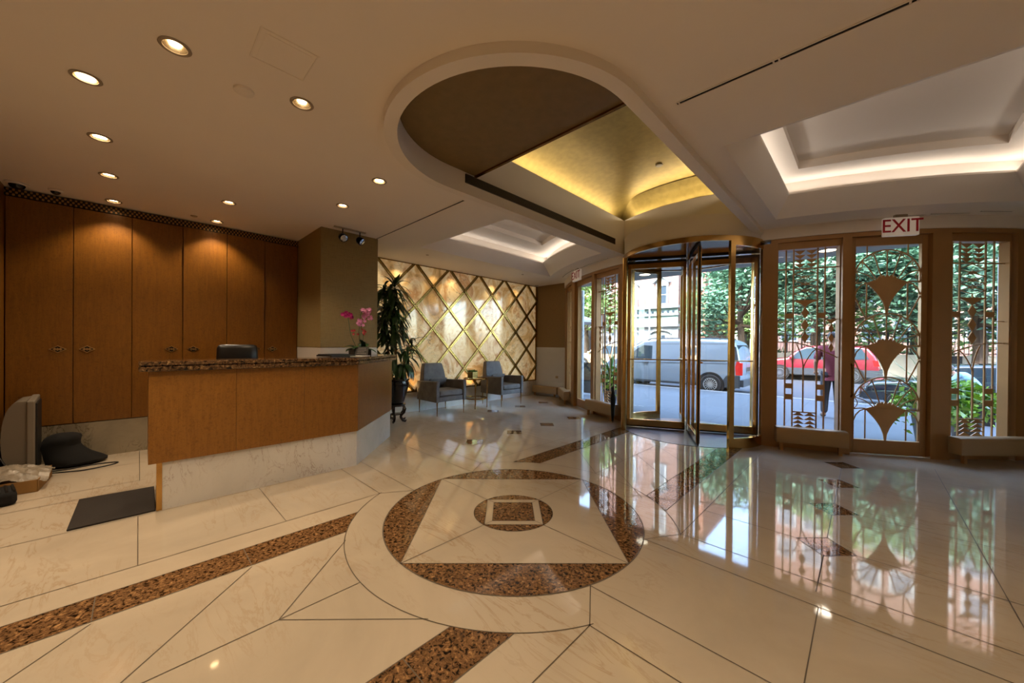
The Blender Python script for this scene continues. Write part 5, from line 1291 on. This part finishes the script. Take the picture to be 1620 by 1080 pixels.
# ---------------------------------------------------------------- planters outside
def planter(loc, label, seed, dr=True, h=.60, spread=.45):
    t = empty('sidewalk_planter', loc); tag(t, label, 'planter')
    b = MB(); b.lathe([(.12, 0), (.13, .03), (.20, h*.95), (.215, h*.95), (.215, h), (.18, h), (.17, h-.04), (.001, h-.04)], seg=28); b.build('pot', 'potd', t)
    rng = random.Random(seed); b = MB()
    for i in range(420):
        a = rng.uniform(0, 2*PI); r = spread*math.sqrt(rng.random()); z = h+.22*(1-(r/spread)**2)+rng.uniform(-.12, .12)-(.35*max(0, r-.22)/spread)*rng.random()*1.6
        c = Vector((r*math.cos(a), r*math.sin(a), z)); f = Vector((rng.uniform(-1, 1), rng.uniform(-1, 1), rng.uniform(.2, 1))).normalized(); u = f.orthogonal().normalized(); v_ = f.cross(u); s = rng.uniform(.03, .065)
        b.add([c-u*s, c-v_*s*.7+u*s*.1, c+u*s*1.2-f*s*.5, c+v_*s*.7+u*s*.1], [(0, 1, 2, 3)])
    b.build('bright_foliage', 'leaf2', t, smooth=60)
    b = MB()
    for i in range(260):
        a = rng.uniform(0, 2*PI); r = spread*.75*math.sqrt(rng.random()); c = Vector((r*math.cos(a), r*math.sin(a), h+.05+rng.uniform(-.08, .14))); f = Vector((rng.uniform(-1, 1), rng.uniform(-1, 1), rng.uniform(.2, 1))).normalized(); u = f.orthogonal().normalized(); v_ = f.cross(u); s = rng.uniform(.03, .055)
        b.add([c-u*s, c-v_*s*.7, c+u*s, c+v_*s*.7], [(0, 1, 2, 3)])
    b.build('dark_foliage', 'leaf3', t, smooth=60)
    if dr:
        b = MB()
        for i in range(46): strap(b, (0, 0, h+.05+rng.uniform(0, .22)), rng.uniform(0, 2*PI), rng.uniform(.35, 1.5), rng.uniform(.45, .75), .018, rng.uniform(.3, 1.4), 5)
        b.build('spiky_leaves', 'leaf3', t, smooth=60)
    return t
planter((.68, 8.28, SW), 'dark tapered planter with bright vine and spiky plant outside the fan grille door', 1)
planter((1.12, 9.05, SW), 'dark planter with leafy green plant outside the far right window', 2, False, .62, .38)
planter((-4.42, 7.95, SW), 'dark planter with spiky plant outside left of the revolving door', 3)
# patio at the left: banner fence, umbrella, sign
bn = empty('patio_banner', (-6.1, 9.3, SW), 0); tag(bn, 'black patio banner with white lettering outside the left exit door', 'banner')
b = MB(); b.box(-1.2, .55, -.02, .0, .05, .95); b.build('panel', 'planetbl', bn, smooth=0)
for i, (s_, z) in enumerate((('d Past', .72), ('ow', .40))):
    x = text('lettering', s_, .24, 'white', bn, .003); x.rotation_euler = (PI/2, 0, 0); x.location = (-.25, -.024, z)
pu = empty('patio_umbrella', (-9.0, 12.2, SW)); tag(pu, 'large grey patio umbrella outside the left exit door', 'umbrella')
b = MB(); b.lathe([(1.5, 2.35), (1.5, 2.45), (.02, 2.95), (.001, 2.9)], seg=8); b.build('canopy', 'awning', pu, smooth=0)
MB().tube([(0, 0, 0), (0, 0, 2.95)], .03, 8).build('pole', 'blackm', pu)
sn = empty('hanging_sign', (-7.25, 12.2, SW)); tag(sn, 'white sign with red border on a post outside the left window', 'street sign')
b = MB(); b.box(-.20, .20, -.02, .02, 2.10, 2.65); b.build('sign_face', 'whitep', sn, smooth=0)
b = MB()
for x0, x1, z0, z1 in ((-.2, .2, 2.10, 2.15), (-.2, .2, 2.60, 2.65), (-.2, -.16, 2.1, 2.65), (.16, .2, 2.1, 2.65)): b.box(x0, x1, -.025, .0, z0, z1)
b.build('red_border', 'carred', sn, smooth=0); MB().tube([(.22, 0, 0), (.22, 0, 2.9)], .03, 8).build('post', 'black', sn)
bx = sx('door_park', 'planetbl', 2.32, 3.22, 26.84, 26.9, SW, .95)

# ---------------------------------------------------------------- people
def skinmesh(name, pts, edges, radii, mat, parent, sub=2):
    me = bpy.data.meshes.new(name); me.from_pydata(pts, edges, []); o = bpy.data.objects.new(name, me); COL.objects.link(o); o.parent = parent
    me.materials.append(M[mat]); sk = o.modifiers.new('skin', 'SKIN'); sk.use_smooth_shade = True
    me.skin_vertices.new() if not me.skin_vertices else None
    for v, r in zip(me.skin_vertices[0].data, radii): v.radius = r if isinstance(r, tuple) else (r, r)
    me.skin_vertices[0].data[0].use_root = True
    s = o.modifiers.new('sub', 'SUBSURF'); s.levels = sub; s.render_levels = sub; return o
def person(loc, rz, label, J, top, trousers, hairmat, sc=1):
    t = empty('person', loc, rz); tag(t, label, 'person'); t.scale = (sc,)*3
    order = ['pelvis', 'waist', 'chest', 'neck', 'chin', 'head', 'crown', 'shL', 'elL', 'wrL', 'haL', 'shR', 'elR', 'wrR', 'haR', 'hipL', 'knL', 'anL', 'toL', 'hipR', 'knR', 'anR', 'toR']
    rad = dict(pelvis=(.13, .10), waist=(.12, .09), chest=(.15, .10), neck=.052, chin=.055, head=(.075, .09), crown=(.05, .06), shL=.058, shR=.058, elL=.042, elR=.042, wrL=.028, wrR=.028, haL=.032, haR=.032,
               hipL=.088, hipR=.088, knL=.058, knR=.058, anL=.04, anR=.04, toL=.035, toR=.035)
    E_ = [('pelvis', 'waist'), ('waist', 'chest'), ('chest', 'neck'), ('neck', 'chin'), ('chin', 'head'), ('head', 'crown')]
    for s in 'LR': E_ += [('chest', 'sh'+s), ('sh'+s, 'el'+s), ('el'+s, 'wr'+s), ('wr'+s, 'ha'+s), ('pelvis', 'hip'+s), ('hip'+s, 'kn'+s), ('kn'+s, 'an'+s), ('an'+s, 'to'+s)]
    ix = {k: i for i, k in enumerate(order)}
    pts = [J[k] for k in order]; rr_ = [rad[k] for k in order]; ed = [(ix[a], ix[b]) for a, b in E_]
    for s in 'LR':   # fingers and thumb rooted in the palm
        h = Vector(J['ha'+s]); w = Vector(J['wr'+s]); d = (h-w).normalized(); side = Vector((0, 1, 0)) if abs(d.y) < .8 else Vector((1, 0, 0)); side = (side-d*side.dot(d)).normalized(); cur = d.cross(side)
        for k in range(4):
            o_ = (k-1.5)*.019; a = h+side*o_+d*.03; b_ = a+d*(.035-.004*abs(k-1.2))+cur*.006; c_ = b_+d*.028+cur*.016
            n0 = len(pts); pts += [tuple(a), tuple(b_), tuple(c_)]; rr_ += [.010, .009, .007]; ed += [(ix['ha'+s], n0), (n0, n0+1), (n0+1, n0+2)]
        a = h-d*.01+side*.035; b_ = a+side*.02+d*.025; n0 = len(pts); pts += [tuple(a), tuple(b_)]; rr_ += [.011, .009]; ed += [(ix['ha'+s], n0), (n0, n0+1)]
    skinmesh('body', pts, ed, rr_, 'skin', t)
    k = ['pelvis', 'waist', 'chest', 'shL', 'elL', 'shR', 'elR', 'neck']; p = [Vector(J[x]) for x in k]; p[4] = p[3].lerp(p[4], .92); p[6] = p[5].lerp(p[6], .92); p[7] = p[2].lerp(p[7], .75)
    p.append(p[0]+(p[0]-p[1])*.25)
    skinmesh('shirt', [tuple(x) for x in p], [(0, 1), (1, 2), (2, 3), (3, 4), (2, 5), (5, 6), (2, 7), (0, 8)], [(.165, .13), (.16, .125), (.185, .135), .09, .068, .09, .068, .07, (.155, .125)], top, t)
    k = ['pelvis', 'hipL', 'knL', 'anL', 'hipR', 'knR', 'anR']
    skinmesh('trousers', [J[x] for x in k], [(0, 1), (1, 2), (2, 3), (0, 4), (4, 5), (5, 6)], [(.145, .115), .105, .078, .062, .105, .078, .062], trousers, t)
    for s in 'LR':
        a = Vector(J['an'+s]); b_ = Vector(J['to'+s]); skinmesh('shoe', [tuple(a-Vector((0, 0, .02))), tuple(a.lerp(b_, .5)-Vector((0, 0, .015))), tuple(b_)], [(0, 1), (1, 2)], [.05, .048, .04], 'black', t)
    hd = Vector(J['head']); cr = Vector(J['crown']); up_ = (cr-hd).normalized()
    b = MB(); bmh = bmesh.new(); bmesh.ops.create_uvsphere(bmh, u_segments=20, v_segments=12, radius=1); 
    for v in bmh.verts:
        v.co = Vector((v.co.x*.088, v.co.y*.082, v.co.z*.105)); 
    me = bpy.data.meshes.new('hair'); 
    bmesh.ops.delete(bmh, geom=[v for v in bmh.verts if v.co.z < -.035 or (v.co.x > .045 and v.co.z < .03)], context='VERTS'); bmh.to_mesh(me); bmh.free(); me.materials.append(M[hairmat]); me.shade_smooth()
    ho = bpy.data.objects.new('hair', me); COL.objects.link(ho); ho.parent = t; ho.location = hd+up_*.035-Vector((.008, 0, 0)); so_ = ho.modifiers.new('solid', 'SOLIDIFY'); so_.thickness = .012
    # face: nose, brow and ears
    f = MB(); c = hd+Vector((.085, 0, -.005)); f.loft([[c+Vector((-.02, -.012, .03)), c+Vector((-.02, .012, .03)), c+Vector((-.005, 0, .03))], [c+Vector((-.02, -.016, -.02)), c+Vector((-.02, .016, -.02)), c+Vector((.014, 0, -.018))]], 0, True, True, True)
    for s in (-1, 1): f.lathe([(.001, -.03), (.012, -.015), (.014, .01), (.008, .025), (.001, .03)], hd+Vector((0, s*.08, -.005)), 10)
    f.build('face_features', 'skin', t, smooth=60)
    return t
stand = dict(pelvis=(0, 0, .93), waist=(.0, 0, 1.10), chest=(.0, 0, 1.33), neck=(.01, 0, 1.50), chin=(.035, 0, 1.565), head=(.03, 0, 1.645), crown=(.02, 0, 1.71), shL=(0, .185, 1.42), elL=(-.02, .26, 1.16), wrL=(.12, .25, .97), haL=(.17, .235, .92),
             shR=(0, -.185, 1.42), elR=(-.02, -.26, 1.16), wrR=(.12, -.24, .97), haR=(.17, -.22, .92), hipL=(0, .09, .88), knL=(.02, .11, .48), anL=(-.01, .12, .09), toL=(.14, .14, .04), hipR=(0, -.09, .88), knR=(.02, -.10, .48), anR=(.03, -.11, .09), toR=(.18, -.13, .04))
person((-.50, 9.95, SW), PI*.55, 'person in maroon shirt and dark jeans standing on the sidewalk, seen from behind', stand, 'shirt', 'jeans', 'hair', 1.0)
bend = dict(pelvis=(0, 0, .52), waist=(.07, 0, .66), chest=(.20, 0, .84), neck=(.32, 0, .94), chin=(.37, 0, .955), head=(.41, 0, 1.0), crown=(.44, 0, 1.06), shL=(.22, .18, .90), elL=(.36, .22, .70), wrL=(.52, .15, .62), haL=(.58, .12, .61),
            shR=(.22, -.18, .90), elR=(.36, -.22, .70), wrR=(.52, -.15, .62), haR=(.58, -.12, .61), hipL=(.02, .10, .50), knL=(.42, .13, .50), anL=(.40, .13, .09), toL=(.54, .14, .04), hipR=(.02, -.10, .50), knR=(.42, -.13, .50), anR=(.40, -.13, .09), toR=(.54, -.14, .04))
person((1.62, 11.6, SW), PI*.9, 'person with grey hair in a light blue jacket sitting low outside the far right window', bend, 'bluecloth', 'jeans', 'hairg', 1.0)
bc = empty('sidewalk_bench', (1.68, 11.6, SW), PI*.9); tag(bc, 'low bench under the person in the light blue jacket', 'bench')
MB().box(-.25, .12, -.5, .5, .30, .345).build('seat', 'curb', bc, smooth=0, bevel=.01)
for s in (-1, 1): MB().box(-.2, .1, s*.4-.04, s*.4+.04, 0, .30).build('leg', 'ironb', bc, smooth=0)
